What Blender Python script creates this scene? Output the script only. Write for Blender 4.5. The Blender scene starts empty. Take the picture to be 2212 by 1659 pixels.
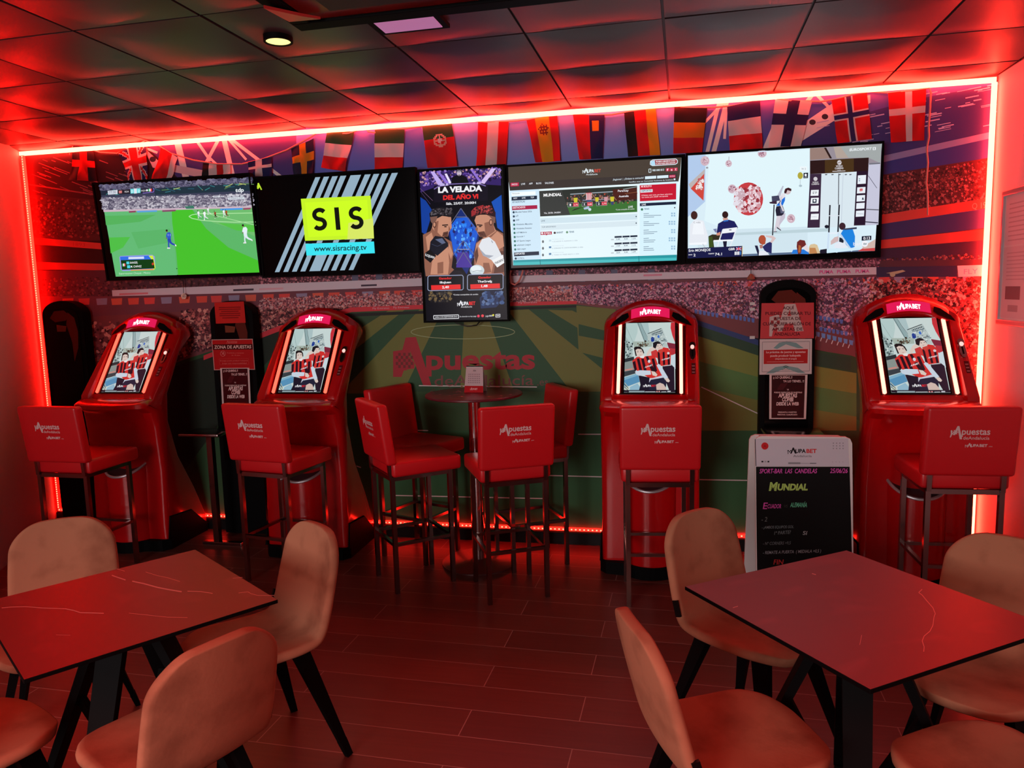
import bpy, bmesh, math, random
from mathutils import Vector, Matrix
R = random.Random(7)
SC = bpy.context.scene
COL = SC.collection
PI = math.pi

# ------------------------------------------------------------------ camera
FPX, W, H = 1629.0, 2212.0, 1659.0
YAW, PIT, ROL = math.radians(11.96), math.radians(7.06), math.radians(-1.57)
CAM = Vector((0.0, -4.883, 1.70))
_f = Vector((-math.sin(YAW)*math.cos(PIT), math.cos(YAW)*math.cos(PIT), -math.sin(PIT)))
_r0 = Vector((math.cos(YAW), math.sin(YAW), 0)); _u0 = _r0.cross(_f)
_r = _r0*math.cos(ROL) + _u0*math.sin(ROL)
_u = _u0*math.cos(ROL) - _r0*math.sin(ROL)
cd = bpy.data.cameras.new('camera'); cam = bpy.data.objects.new('camera', cd); COL.objects.link(cam)
cd.sensor_width = 36; cd.lens = FPX/W*36; cd.clip_start = 0.02
M = Matrix((_r, _u, -_f)).transposed().to_4x4(); M.translation = CAM
cam.matrix_world = M
SC.camera = cam
CEIL = 2.83

# ------------------------------------------------------------------ exposure, world, lights of the room
SC.view_settings.view_transform = 'Standard'; SC.view_settings.look = 'None'
SC.view_settings.exposure = 0.0; SC.view_settings.gamma = 1.0
SC.cycles.use_denoising = True
SC.cycles.max_bounces = 8
SC.cycles.sample_clamp_indirect = 4
wd = bpy.data.worlds.new('world'); SC.world = wd; wd.use_nodes = True
wd.node_tree.nodes['Background'].inputs[0].default_value = (0.55, 0.30, 0.28, 1)
wd.node_tree.nodes['Background'].inputs[1].default_value = 0.012

def area(name, loc, target, size, col, power, spread=PI):
    l = bpy.data.lights.new(name, 'AREA'); l.shape = 'RECTANGLE'; l.size, l.size_y = size
    l.color = col; l.energy = power; l.spread = spread
    o = bpy.data.objects.new(name, l); COL.objects.link(o); o.location = loc
    o.rotation_euler = (Vector(target)-Vector(loc)).to_track_quat('-Z', 'Y').to_euler()
def spot(name, loc, target, col, power, ang, blend, rad=.08):
    l = bpy.data.lights.new(name, 'SPOT'); l.color = col; l.energy = power
    l.spot_size = math.radians(ang); l.spot_blend = blend; l.shadow_soft_size = rad
    o = bpy.data.objects.new(name, l); COL.objects.link(o); o.location = loc
    o.rotation_euler = (Vector(target)-Vector(loc)).to_track_quat('-Z', 'Y').to_euler()
# lamps of the bar behind the photographer
spot('bar_spot', (-1.9, -6.6, 2.6), (-0.7, -3.3, 0.4), (1.0, .52, .38), 38, 58, .35, .12)
spot('bar_spot', (0.9, -6.9, 2.6), (0.3, -3.4, 0.4), (1.0, .54, .42), 38, 58, .35, .12)
area('bar_glow', (-2.3, -8.2, 1.75), (-0.7, 0, .75), (2.6, 1.6), (1.0, .86, .85), 66, math.radians(110))
# red light strips of the ceiling above and behind the photographer
area('red_strip', (-0.7, -5.2, 2.72), (-0.7, -5.0, 0.0), (5.0, .3), (1.0, .026, .018), 84, math.radians(116))

# ------------------------------------------------------------------ materials
def lin(c):
    return tuple(((v/255)/12.92 if v/255 <= .04045 else ((v/255+.055)/1.055)**2.4) for v in c)
def pbr(name, c, rough=.5, metal=0., spec=.5, coat=0., emit=None, es=1.0, noise=None, bump=None):
    m = bpy.data.materials.new(name); m.use_nodes = True; nt = m.node_tree; b = nt.nodes['Principled BSDF']
    b.inputs['Base Color'].default_value = (*lin(c), 1); b.inputs['Roughness'].default_value = rough
    b.inputs['Metallic'].default_value = metal; b.inputs['Specular IOR Level'].default_value = spec
    b.inputs['Coat Weight'].default_value = coat
    if emit: b.inputs['Emission Color'].default_value = (*emit, 1); b.inputs['Emission Strength'].default_value = es
    tc = nt.nodes.new('ShaderNodeTexCoord') if (noise or bump) else None
    if noise:      # (scale, second colour, lo, hi)
        n = nt.nodes.new('ShaderNodeTexNoise'); n.inputs['Scale'].default_value = noise[0]; n.inputs['Detail'].default_value = 6
        r = nt.nodes.new('ShaderNodeValToRGB'); r.color_ramp.elements[0].position = noise[2]; r.color_ramp.elements[1].position = noise[3]
        r.color_ramp.elements[0].color = (*lin(noise[1]), 1); r.color_ramp.elements[1].color = (*lin(c), 1)
        nt.links.new(tc.outputs['Object'], n.inputs['Vector']); nt.links.new(n.outputs['Fac'], r.inputs['Fac'])
        nt.links.new(r.outputs['Color'], b.inputs['Base Color'])
    if bump:       # (scale, strength)
        n2 = nt.nodes.new('ShaderNodeTexNoise'); n2.inputs['Scale'].default_value = bump[0]; n2.inputs['Detail'].default_value = 3
        bp = nt.nodes.new('ShaderNodeBump'); bp.inputs['Strength'].default_value = bump[1]; bp.inputs['Distance'].default_value = .002
        nt.links.new(tc.outputs['Object'], n2.inputs['Vector']); nt.links.new(n2.outputs['Fac'], bp.inputs['Height'])
        nt.links.new(bp.outputs['Normal'], b.inputs['Normal'])
    return m
def attr_mat(name, rough=.6, emit=0., coat=0., spec=.4, transl=0.):
    m = bpy.data.materials.new(name); m.use_nodes = True; nt = m.node_tree; b = nt.nodes['Principled BSDF']
    a = nt.nodes.new('ShaderNodeVertexColor'); a.layer_name = 'Col'
    b.inputs['Roughness'].default_value = rough; b.inputs['Coat Weight'].default_value = coat
    b.inputs['Specular IOR Level'].default_value = spec
    if emit:
        b.inputs['Base Color'].default_value = (.005, .005, .006, 1)
        nt.links.new(a.outputs['Color'], b.inputs['Emission Color']); b.inputs['Emission Strength'].default_value = emit
    else:
        nt.links.new(a.outputs['Color'], b.inputs['Base Color'])
        if transl:
            t = nt.nodes.new('ShaderNodeBsdfTranslucent'); x = nt.nodes.new('ShaderNodeMixShader'); x.inputs[0].default_value = transl
            nt.links.new(a.outputs['Color'], t.inputs['Color'])
            nt.links.new(b.outputs[0], x.inputs[1]); nt.links.new(t.outputs[0], x.inputs[2])
            nt.links.new(x.outputs[0], nt.nodes['Material Output'].inputs['Surface'])
    return m

BLACK = pbr('black_plastic', (12, 12, 13), .4, spec=.25)
MATBLACK = pbr('matt_black_steel', (7, 7, 8), .65, spec=.08)
GLOSSBLACK = pbr('gloss_black', (7, 7, 8), .16, spec=.10)
CHROME = pbr('brushed_chrome', (150, 136, 134), .18, 1.0)
SILVER = pbr('silver_trim', (200, 200, 205), .35, .7)
LEATHER = pbr('red_leatherette', (205, 22, 30), .38, bump=(160, .12))
KRED = pbr('red_gloss_plastic', (186, 8, 13), .22, coat=.35)
KDARK = pbr('dark_recess_red_lit', (40, 4, 7), .25, coat=.3)  # red glow of the light bars is put into this dark colour
WHITE = pbr('white_paint', (225, 222, 220), .45)
SUEDE = pbr('beige_suede', (174, 120, 92), .9, spec=.15, noise=(6, (136, 88, 66), .27, .52), bump=(60, .25))
PRINT = attr_mat('printed_paper', .6, spec=.12)
GPRINT = attr_mat('laminated_paper', .25, coat=.3)
MURAL = attr_mat('mural_print', .55, spec=.3)
CLOTH = attr_mat('flag_cloth', .7, transl=.3)
SCREEN = attr_mat('screen_light', .2, emit=1.04, spec=.05)
CORD = pbr('pale_cord', (210, 150, 140), .8)

# ------------------------------------------------------------------ building helpers
class MB:
    def __init__(s): s.v, s.f, s.m, s.c = [], [], [], []
    def add(s, vs, fs, mi=0, col=None):
        o = len(s.v); s.v += [tuple(p) for p in vs]
        for f in fs: s.f.append(tuple(i+o for i in f)); s.m.append(mi); s.c.append(col)
        return s
    def box(s, c, d, rot=None, mi=0, bev=0., seg=2):
        bm = bmesh.new(); bmesh.ops.create_cube(bm, size=1)
        bmesh.ops.scale(bm, vec=d, verts=bm.verts)
        if bev: bmesh.ops.bevel(bm, geom=bm.edges[:], offset=bev, segments=seg, affect='EDGES', profile=.5)
        T = Matrix.Translation(c) @ (rot.to_4x4() if rot else Matrix())
        bm.verts.index_update()
        s.add([T @ v.co for v in bm.verts], [[v.index for v in f.verts] for f in bm.faces], mi); bm.free(); return s
    def bar(s, a, b, w, t=None, up=(0, 0, 1), w2=None, t2=None, mi=0):
        """square bar from a to b, width w (w2 at b), thickness t"""
        a, b = Vector(a), Vector(b); d = (b-a).normalized(); t = t or w; w2 = w2 or w; t2 = t2 or t
        x = d.cross(Vector(up));
        if x.length < 1e-4: x = d.cross(Vector((0, 1, 0)))
        x.normalize(); y = x.cross(d)
        vs = [a+x*i*w/2+y*j*t/2 for i, j in ((-1,-1),(1,-1),(1,1),(-1,1))] + [b+x*i*w2/2+y*j*t2/2 for i, j in ((-1,-1),(1,-1),(1,1),(-1,1))]
        return s.add(vs, [(3,2,1,0),(4,5,6,7),(0,1,5,4),(1,2,6,5),(2,3,7,6),(3,0,4,7)], mi)
    def tube(s, pts, r, n=8, mi=0):
        pts = [Vector(p) for p in pts]; o = []; N = len(pts)
        up = Vector((.123, .456, .87)).normalized()
        for i, p in enumerate(pts):
            d = (pts[min(i+1, N-1)]-pts[max(i-1, 0)]).normalized(); x = d.cross(up).normalized(); y = x.cross(d)
            rr = r[i] if isinstance(r, (list, tuple)) else r
            o += [p+(x*math.cos(2*PI*k/n)+y*math.sin(2*PI*k/n))*rr for k in range(n)]
        fs = [(i*n+k, i*n+(k+1) % n, (i+1)*n+(k+1) % n, (i+1)*n+k) for i in range(N-1) for k in range(n)]
        fs += [tuple(range(n-1, -1, -1)), tuple((N-1)*n+k for k in range(n))]
        return s.add(o, fs, mi)
    def lathe(s, prof, c=(0, 0, 0), n=40, mi=0):
        c = Vector(c); o = [c+Vector((r*math.cos(2*PI*k/n), r*math.sin(2*PI*k/n), z)) for r, z in prof for k in range(n)]
        fs = [(i*n+k, i*n+(k+1) % n, (i+1)*n+(k+1) % n, (i+1)*n+k) for i in range(len(prof)-1) for k in range(n)]
        fs += [tuple(range(n-1, -1, -1)), tuple((len(prof)-1)*n+k for k in range(n))]
        return s.add(o, fs, mi)
    def prism(s, pts, mp, h0, h1, mi=0):
        n = len(pts); vs = [mp(x, y, h0) for x, y in pts]+[mp(x, y, h1) for x, y in pts]
        return s.add(vs, [tuple(range(n-1, -1, -1)), tuple(range(n, 2*n))]+[(i, (i+1) % n, n+(i+1) % n, n+i) for i in range(n)], mi)
    def build(s, name, mats, parent=None, smooth=False, angle=40):
        me = bpy.data.meshes.new(name); me.from_pydata(s.v, [], s.f)
        for m in (mats if isinstance(mats, (list, tuple)) else [mats]): me.materials.append(m)
        me.polygons.foreach_set('material_index', s.m)
        if any(c is not None for c in s.c):
            a = me.color_attributes.new('Col', 'FLOAT_COLOR', 'CORNER'); L = []
            for p, c in zip(me.polygons, s.c): L += [*(c or (0, 0, 0)), 1.0]*p.loop_total
            a.data.foreach_set('color', L)
        bm = bmesh.new(); bm.from_mesh(me)
        if not any(c is not None for c in s.c): bmesh.ops.recalc_face_normals(bm, faces=bm.faces[:])
        bm.to_mesh(me); bm.free()
        if smooth:
            me.polygons.foreach_set('use_smooth', [True]*len(me.polygons))
            me.set_sharp_from_angle(angle=math.radians(angle))
        me.update()
        o = bpy.data.objects.new(name, me); COL.objects.link(o)
        if parent: o.parent = parent
        return o
def thing(name, label, cat, loc=(0, 0, 0), rz=0., group=None):
    o = bpy.data.objects.new(name, None); COL.objects.link(o); o.empty_display_size = .1
    o.location = loc; o.rotation_euler = (0, 0, rz); return tag(o, label, cat, group)
def tag(o, label, cat, group=None):
    o['label'] = label; o['category'] = cat
    if group: o['group'] = group
    return o
def struct(o): o['kind'] = 'structure'; return o
def kids(o): return [c for c in COL.objects if c.parent is o]
def dup(root, loc, rz, label):
    def cp(o, par):
        c = o.copy(); COL.objects.link(c)
        if par: c.parent = par
        for ch in kids(o): cp(ch, c)
        return c
    r = cp(root, None); r.location = loc; r.rotation_euler = (0, 0, rz); r['label'] = label
    return r
def facing(fx, fy): return math.atan2(fy, fx)-PI/2       # turns local +y towards (fx, fy)

# ------------------------------------------------------------------ flat pictures: lettering and shapes on a plane
_TC = {}
def glyphs(s, bold=0.):
    k = (s, bold)
    if k not in _TC:
        cu = bpy.data.curves.new('t', 'FONT'); cu.body = s; cu.size = 1; cu.offset = bold; cu.resolution_u = 3; cu.fill_mode = 'FRONT'
        ob = bpy.data.objects.new('t', cu); me = ob.to_mesh()
        _TC[k] = ([(v.co.x, v.co.y) for v in me.vertices], [tuple(p.vertices) for p in me.polygons])
        ob.to_mesh_clear(); bpy.data.objects.remove(ob); bpy.data.curves.remove(cu)
    return _TC[k]
class Draw:
    """shapes in picture coordinates, put on a surface by mp(x, y, height)"""
    def __init__(s, mp, eps=5e-5, h=0.): s.mp, s.eps, s.h, s.b = mp, eps, h, MB()
    def poly(s, pts, c, up=True):
        if up: s.h += s.eps
        s.b.add([s.mp(x, y, s.h) for x, y in pts], [tuple(range(len(pts)))], 0, lin(c)); return s
    def rect(s, x0, y0, x1, y1, c, up=True): return s.poly([(x0, y0), (x1, y0), (x1, y1), (x0, y1)], c, up)
    def para(s, x0, y0, x1, y1, hgt, c): return s.poly([(x0, y0), (x1, y1), (x1, y1+hgt), (x0, y0+hgt)], c)
    def ell(s, x, y, rx, ry, c, n=24, a0=0, rot=0.):
        cr, sr = math.cos(rot), math.sin(rot)
        return s.poly([(x+rx*math.cos(2*PI*k/n)*cr-ry*math.sin(2*PI*k/n)*sr, y+rx*math.cos(2*PI*k/n)*sr+ry*math.sin(2*PI*k/n)*cr) for k in range(n)], c)
    def ring(s, x, y, rx, ry, t, c, n=32):
        s.h += s.eps
        for k in range(n):
            a, b = 2*PI*k/n, 2*PI*(k+1)/n
            s.poly([(x+rx*math.cos(a), y+ry*math.sin(a)), (x+rx*math.cos(b), y+ry*math.sin(b)), (x+(rx-t)*math.cos(b), y+(ry-t)*math.sin(b)), (x+(rx-t)*math.cos(a), y+(ry-t)*math.sin(a))], c, False)
        return s
    def line(s, pts, w, c):
        s.h += s.eps
        for (x0, y0), (x1, y1) in zip(pts, pts[1:]):
            d = math.hypot(x1-x0, y1-y0) or 1; nx, ny = -(y1-y0)/d*w/2, (x1-x0)/d*w/2
            s.poly([(x0+nx, y0+ny), (x1+nx, y1+ny), (x1-nx, y1-ny), (x0-nx, y0-ny)], c, False)
        return s
    def text(s, t, x, y, w, h, c, dy=0., bold=0., shear=0.):
        s.h += s.eps; vs, fs = glyphs(t, bold); x0 = min(v[0] for v in vs); x1 = max(v[0] for v in vs); k = w/(x1-x0)
        P = [s.mp(x+(vx-x0)*k+shear*vy*h/.7, y+dy*(vx-x0)/(x1-x0)-vy*h/.7, s.h) for vx, vy in vs]
        s.b.add(P, fs); s.b.c[-len(fs):] = [lin(c)]*len(fs); return s
    def speck(s, q, n, sz, cols, rng=R, asp=1.):
        s.h += s.eps; lc = [lin(c) for c in cols]
        for _ in range(n):
            u, v = rng.random(), rng.random()
            x = (q[0][0]*(1-u)+q[1][0]*u)*(1-v)+(q[3][0]*(1-u)+q[2][0]*u)*v; y = (q[0][1]*(1-u)+q[1][1]*u)*(1-v)+(q[3][1]*(1-u)+q[2][1]*u)*v
            r = sz*(.5+rng.random()); a = rng.random()*6; m = rng.choice((4, 5, 6))
            s.b.add([s.mp(x+r*asp*math.cos(a+2*PI*k/m)*(.7+.5*rng.random()), y+r*math.sin(a+2*PI*k/m)*(.7+.5*rng.random()), s.h+s.eps*rng.random()) for k in range(m)], [tuple(range(m))], 0, rng.choice(lc))
        s.h += s.eps; return s
    def build(s, name, mat, parent=None): return s.b.build(name, mat, parent)
def on_plane(p0, nrm, off=(0, 0), sc=1.):
    """picture point -> where its sight line meets the plane"""
    p0, nrm = Vector(p0), Vector(nrm).normalized()
    def mp(x, y, h):
        px, py = off[0]+x/sc, off[1]+y/sc
        d = _f+_r*((px-W/2)/FPX)-_u*((py-H/2)/FPX); t = (p0-CAM).dot(nrm)/d.dot(nrm)
        return CAM+d*t+nrm*h
    return mp
def local(mp, o):
    i = o.matrix_basis.inverted() if not isinstance(o, Matrix) else o
    return lambda x, y, h: i @ mp(x, y, h)
def hom(q, uv=((0, 1), (1, 1), (1, 0), (0, 0))):
    """homography picture quad -> unit square"""
    A = []; B = []
    for (x, y), (u, v) in zip(q, uv):
        A += [[x, y, 1, 0, 0, 0, -u*x, -u*y], [0, 0, 0, x, y, 1, -v*x, -v*y]]; B += [u, v]
    n = 8
    for i in range(n):
        p = max(range(i, n), key=lambda k: abs(A[k][i])); A[i], A[p] = A[p], A[i]; B[i], B[p] = B[p], B[i]
        for k in range(n):
            if k != i:
                f = A[k][i]/A[i][i]; A[k] = [a-f*b for a, b in zip(A[k], A[i])]; B[k] -= f*B[i]
    a = [B[i]/A[i][i] for i in range(n)]
    def g(x, y):
        w = a[6]*x+a[7]*y+1; return ((a[0]*x+a[1]*y+a[2])/w, (a[3]*x+a[4]*y+a[5])/w)
    return g
def betting_mark(d, x, y, w, h, c, c2=None, dy=0.):
    """bold word with a tall first letter and a little flag beside it; baseline at y"""
    a = .26*w
    d.poly([(x+.34*a, y+.2*h+dy*.1), (x+.70*a, y-1.4*h+dy*.1), (x+.84*a, y-1.4*h+dy*.1), (x+1.22*a, y+.2*h+dy*.26), (x+.98*a, y+.2*h+dy*.26), (x+.76*a, y-.75*h+dy*.1), (x+.56*a, y+.2*h+dy*.1)], c)
    d.h += d.eps
    for i in range(3):
        for j in range(2):
            if (i+j) % 2 == 0: d.poly([(x+(.04+i*.15)*a, y-(.72-j*.3)*h), (x+(.19+i*.15)*a, y-(.74-j*.3)*h), (x+(.19+i*.15)*a, y-(.44-j*.3)*h), (x+(.04+i*.15)*a, y-(.42-j*.3)*h)], c, False)
    d.poly([(x+.0*a, y-.72*h), (x+.06*a, y-.72*h), (x+.14*a, y+.3*h), (x+.05*a, y+.3*h)], c)
    d.text('UPA', x+.27*w, y+dy*.27, .36*w, h, c, dy*.36, .035)
    d.text('BET', x+.65*w, y+dy*.65, .35*w, h, c2 or c, dy*.35, .035)
def shop_mark(d, x, y, w, h, c, c2=None, dy=0., es=False):
    """big letter with a chequered flag, then the word; baseline of the word at y, x-height h"""
    c2 = c2 or c; A = .24*w
    d.poly([(x+.26*A, y+.1*h), (x+.66*A, y-1.75*h), (x+.86*A, y-1.75*h), (x+1.28*A, y+.95*h), (x+1.02*A, y+.95*h), (x+.74*A, y-.95*h), (x+.48*A, y+.1*h)], c)
    fl = [(x, y-.85*h), (x+.55*A, y-.95*h), (x+.95*A, y-.1*h), (x+.1*A, y-.05*h)]
    d.poly([(x-.02*A, y-.85*h), (x+.12*A, y-.9*h), (x+.2*A, y-.1*h), (x+.06*A, y+.6*h), (x-.05*A, y+.6*h), (x+.03*A, y-.1*h)], c)
    d.h += d.eps
    for i in range(4):
        for j in range(3):
            if (i+j) % 2 == 0:
                q = [];
                for a, b in ((i, j), (i+1, j), (i+1, j+1), (i, j+1)):
                    u, v = a/4, b/3
                    q.append(((fl[0][0]*(1-u)+fl[1][0]*u)*(1-v)+(fl[3][0]*(1-u)+fl[2][0]*u)*v, (fl[0][1]*(1-u)+fl[1][1]*u)*(1-v)+(fl[3][1]*(1-u)+fl[2][1]*u)*v))
                d.poly(q, c, False)
    d.text('puestas', x+1.18*A, y+dy*.28, w-1.18*A, h*1.32, c, dy*.72, .02)
    d.text('deAndaluc\u00eda', x+1.38*A, y+1.0*h+dy*.33, w-1.4*A, h*.66, c2, dy*.67, .006)
# ------------------------------------------------------------------ room shell
XL, XR = -4.70, 1.805
def wood_floor():
    m = bpy.data.materials.new('wood_planks'); m.use_nodes = True; nt = m.node_tree; b = nt.nodes['Principled BSDF']
    tc = nt.nodes.new('ShaderNodeTexCoord'); mp = nt.nodes.new('ShaderNodeMapping'); br = nt.nodes.new('ShaderNodeTexBrick')
    mp.inputs['Rotation'].default_value = (0, 0, math.radians(1.5)); mp.inputs['Location'].default_value = (.3, .07, 0)
    br.inputs['Scale'].default_value = 1; br.inputs['Brick Width'].default_value = 1.2; br.inputs['Row Height'].default_value = .185
    br.inputs['Mortar Size'].default_value = .0022; br.inputs['Mortar Smooth'].default_value = .3; br.offset = .37; br.offset_frequency = 2
    br.inputs['Color1'].default_value = (*lin((112, 58, 48)), 1); br.inputs['Color2'].default_value = (*lin((94, 47, 40)), 1)
    br.inputs['Mortar'].default_value = (*lin((158, 128, 120)), 1)
    st = nt.nodes.new('ShaderNodeMapping'); st.inputs['Scale'].default_value = (1.2, 26, 1)
    n = nt.nodes.new('ShaderNodeTexNoise'); n.inputs['Scale'].default_value = 2.2; n.inputs['Detail'].default_value = 7; n.inputs['Distortion'].default_value = .6
    mr = nt.nodes.new('ShaderNodeMapRange'); mr.inputs[3].default_value = .72; mr.inputs[4].default_value = 1.12
    mx = nt.nodes.new('ShaderNodeMix'); mx.data_type = 'RGBA'; mx.blend_type = 'MULTIPLY'; mx.inputs['Factor'].default_value = 1
    L = nt.links.new
    L(tc.outputs['Object'], mp.inputs['Vector']); L(mp.outputs[0], br.inputs['Vector']); L(tc.outputs['Object'], st.inputs['Vector']); L(st.outputs[0], n.inputs['Vector'])
    L(n.outputs['Fac'], mr.inputs[0]); L(br.outputs['Color'], mx.inputs['A']); L(mr.outputs[0], mx.inputs['B']); L(mx.outputs['Result'], b.inputs['Base Color'])
    b.inputs['Roughness'].default_value = .38; b.inputs['Specular IOR Level'].default_value = .45
    return m
def wall(name, pts, m):
    """vertical wall through floor points, 8 cm thick behind"""
    b = MB()
    for (a, c, n) in pts:
        a, c, n = Vector((*a, 0)), Vector((*c, 0)), Vector((*n, 0))*.08
        z = Vector((0, 0, CEIL+.1))
        b.add([a, c, c+z, a+z, a+n, c+n, c+n+z, a+n+z], [(0,1,2,3),(5,4,7,6),(0,4,5,1),(3,2,6,7),(0,3,7,4),(1,5,6,2)])
    return struct(b.build(name, m))
struct(MB().box((-1.4, -4.4, -.05), (8.6, 9.4, .1)).build('floor', wood_floor()))
WALLW = pbr('white_wall', (205, 200, 200), .6, bump=(120, .05))
wall('wall_back', [((XL-.2, 0), (XR+.1, 0), (0, 1))], pbr('wall_plain', (90, 85, 85), .7))
wall('wall_left', [((XL, 0), (-3.70, -2.1), (-.9, -.43)), ((-3.70, -2.1), (-3.70, -4.2), (-1, 0))], WALLW)
wall('wall_right', [((XR, 0), (XR, -4.2), (1, 0))], WALLW)
struct(MB().box(((XL+XR)/2, -.012, .04), (XR-XL, .024, .08)).build('baseboard_back', BLACK))
# ceiling: gently sagging dark glossy square tiles in a recessed grid, turned one degree to the wall
ga = math.radians(-1.0); gc, gs = math.cos(ga), math.sin(ga)
def grid(gx, gy):
    dx, dy = gx-3.688, gy+5.2266
    return (CAM.x+dx*gc-dy*gs, CAM.y+dx*gs+dy*gc)
cb = MB(); NT = 10
rt = random.Random(3)
for i in range(-3, 11):
    for j in range(0, 12):
        x0, y0, g = i*.6-.6, -j*.6, .006
        if j == 0: y0a, y1a = -.6+.0, .42
        sag = .012+rt.random()*.004; tx, ty, tz = (rt.random()-.5)*.005, (rt.random()-.5)*.004, rt.random()*.002
        y_lo, y_hi = -.6*(j), -.6*(j-1)
        if j == 0: y_hi = y_lo+.6
        vs = []; fs = []
        for a in range(NT+1):
            for b in range(NT+1):
                u, v = a/NT, b/NT
                X, Y = grid(x0+g+(.6-2*g)*u, y_lo+g+(y_hi-y_lo-2*g)*v)
                s_ = (1-(2*u-1)**2)*(1-(2*v-1)**4)
                vs.append((X, min(Y, .02), CEIL-.006+tz+tx*(u-.5)+ty*(v-.5)-sag*s_*(1.0)))
        n = NT+1
        fs = [(a*n+b, a*n+b+1, (a+1)*n+b+1, (a+1)*n+b) for a in range(NT) for b in range(NT)]
        cb.add(vs, fs, 0)
        # tile rim
        o = len(cb.v)-n*n
        ed = [a*n for a in range(n)]+[(n-1)*n+b for b in range(n)]+[a*n+n-1 for a in range(n-1, -1, -1)]+[b for b in range(n-1, -1, -1)]
        top = [cb.v[o+e] for e in ed]; m_ = len(top)
        cb.add(top+[(p[0], p[1], CEIL+.012) for p in top], [(k, (k+1) % m_, m_+(k+1) % m_, m_+k) for k in range(m_)], 0)
cb.add([(-6, .1, CEIL+.008), (3.2, .1, CEIL+.008), (3.2, -7.2, CEIL+.008), (-6, -7.2, CEIL+.008)], [(0, 1, 2, 3)], 1)
cb.box((-1.4, -3.5, CEIL+.06), (9.2, 7.4, .08), mi=1)
TILE = pbr('black_ceiling_tile', (74, 56, 59), .42, spec=.42, bump=(300, .08))
struct(cb.build('ceiling', [TILE, pbr('ceiling_rail', (60, 52, 54), .5)], smooth=True, angle=30))

# ------------------------------------------------------------------ red light strips around the mural
def led(name, rgb, es):
    return pbr(name, (30, 5, 5), .5, emit=rgb, es=es)
LED_HOT = led('led_red_hot', (1, .026, .0135), 60)
LED_L = led('led_red_side', (1, .0018, .0009), 60)
_nt = LED_L.node_tree; _tc = _nt.nodes.new('ShaderNodeTexCoord'); _sp = _nt.nodes.new('ShaderNodeSeparateXYZ'); _mr = _nt.nodes.new('ShaderNodeMapRange')
_mr.inputs[1].default_value = -2.4; _mr.inputs[2].default_value = -.7; _mr.inputs[3].default_value = 8; _mr.inputs[4].default_value = 62      # the tape grows dimmer towards its end
_nt.links.new(_tc.outputs['Object'], _sp.inputs[0]); _nt.links.new(_sp.outputs['Z'], _mr.inputs[0]); _nt.links.new(_mr.outputs[0], _nt.nodes['Principled BSDF'].inputs['Emission Strength'])
LED_B = led('led_red_low', (1, .0042, .0022), 11)
DOT = led('led_dot', (1, .20, .11), 4.2)
def strip(name, a, b, w, m, label, dots=None, up=(0, 1, 0)):
    t = thing(name, label, 'led strip', a, group='red light strips around the mural')
    a, b = Vector(a), Vector(b); d = (b-a)
    MB().bar((0, 0, 0), d, w, w*.8, up=up).build('light_band', m, t)
    if dots:
        n, face = dots; q = MB(); dn = d.normalized(); fv = Vector(face)
        for k in range(n):
            p = d*((k+.5)/n)+fv*(w*.4+.0006); q.bar(p-dn*.005, p+dn*.005, .008, .001, up=face)
        q.build('diodes', DOT, t)['kind'] = 'stuff'
    return t
strip('led_strip', (XL+.03, -.03, CEIL-.036), (XR-.025, -.03, CEIL-.036), .027, LED_HOT, 'glowing red light strip along the top of the mural under the ceiling')
strip('led_strip', (XR-.030, -.03, CEIL-.05), (XR-.036, -.03, .12), .024, LED_HOT, 'bright upright light strip in the right corner beside the white wall')
strip('led_strip', (XL+.050, -.03, CEIL-.05), (XL+.050, -.03, .12), .022, LED_L, 'upright red light strip in the left corner with visible diodes', (150, (0, -1, 0)))
strip('led_strip', (XL+.03, -.018, .103), (XR-.03, -.018, .103), .020, LED_B, 'low red light strip along the foot of the mural above the floor', (230, (0, -1, 0)))

# ------------------------------------------------------------------ printed stadium mural
rm = random.Random(11)
mp_w = on_plane((0, -.001, 0), (0, -1, 0))
d = Draw(mp_w, 4e-6)
DK = (22, 12, 16)
d.poly([(42, 315), (2155, 174), (2105, 1150), (106, 1150)], DK)
# sky
d.poly([(300, 297), (1000, 252), (1000, 640), (330, 640)], (52, 44, 104))
d.poly([(640, 276), (1560, 214), (1560, 420), (640, 420)], (66, 88, 168))
d.poly([(900, 260), (1560, 214), (1500, 400), (980, 400)], (86, 116, 190))
d.poly([(1480, 222), (2155, 176), (2140, 400), (1480, 420)], (58, 68, 140))
# left stand roof with streaks of light
d.poly([(44, 317), (310, 298), (330, 330), (420, 420), (70, 560)], (34, 18, 24))
for k in range(60):
    x = 60+rm.random()*270; y = 318+(x-60)*.1+rm.random()*95; l = 8+rm.random()*30
    d.line([(x, y), (x+l, y+l*.38)], .8+rm.random()*1.2, (120, 66, 74))
d.line([(60, 398), (225, 424)], 3, (120, 60, 64)); 
# roof trusses
TR = (196, 186, 200)
for p in [((380, 294), (402, 385), 14), ((418, 294), (455, 348), 6), ((477, 292), (445, 352), 7), ((482, 292), (505, 392), 11), ((486, 292), (532, 345), 5), ((488, 292), (620, 392), 7), ((452, 340), (478, 365), 5), ((265, 300), (340, 330), 5), ((230, 302), (300, 330), 4),
          ((1556, 210), (1524, 345), 8), ((1572, 212), (1536, 350), 10), ((1570, 215), (1488, 300), 6), ((1570, 215), (1565, 300), 6), ((1758, 200), (1712, 262), 9), ((1760, 200), (1800, 242), 7), ((1690, 235), (1650, 330), 12)]:
    d.line([p[0], p[1]], p[2], TR)
d.poly([(1640, 330), (1800, 222), (1880, 205), (1880, 222), (1660, 345)], TR)
d.poly([(310, 318), (345, 350), (440, 368), (440, 385), (330, 362)], (170, 150, 158))
for x, y in ((330, 344), (1755, 264), (1782, 252), (1700, 300)): d.ell(x, y, 7, 6, (40, 34, 44))
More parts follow.
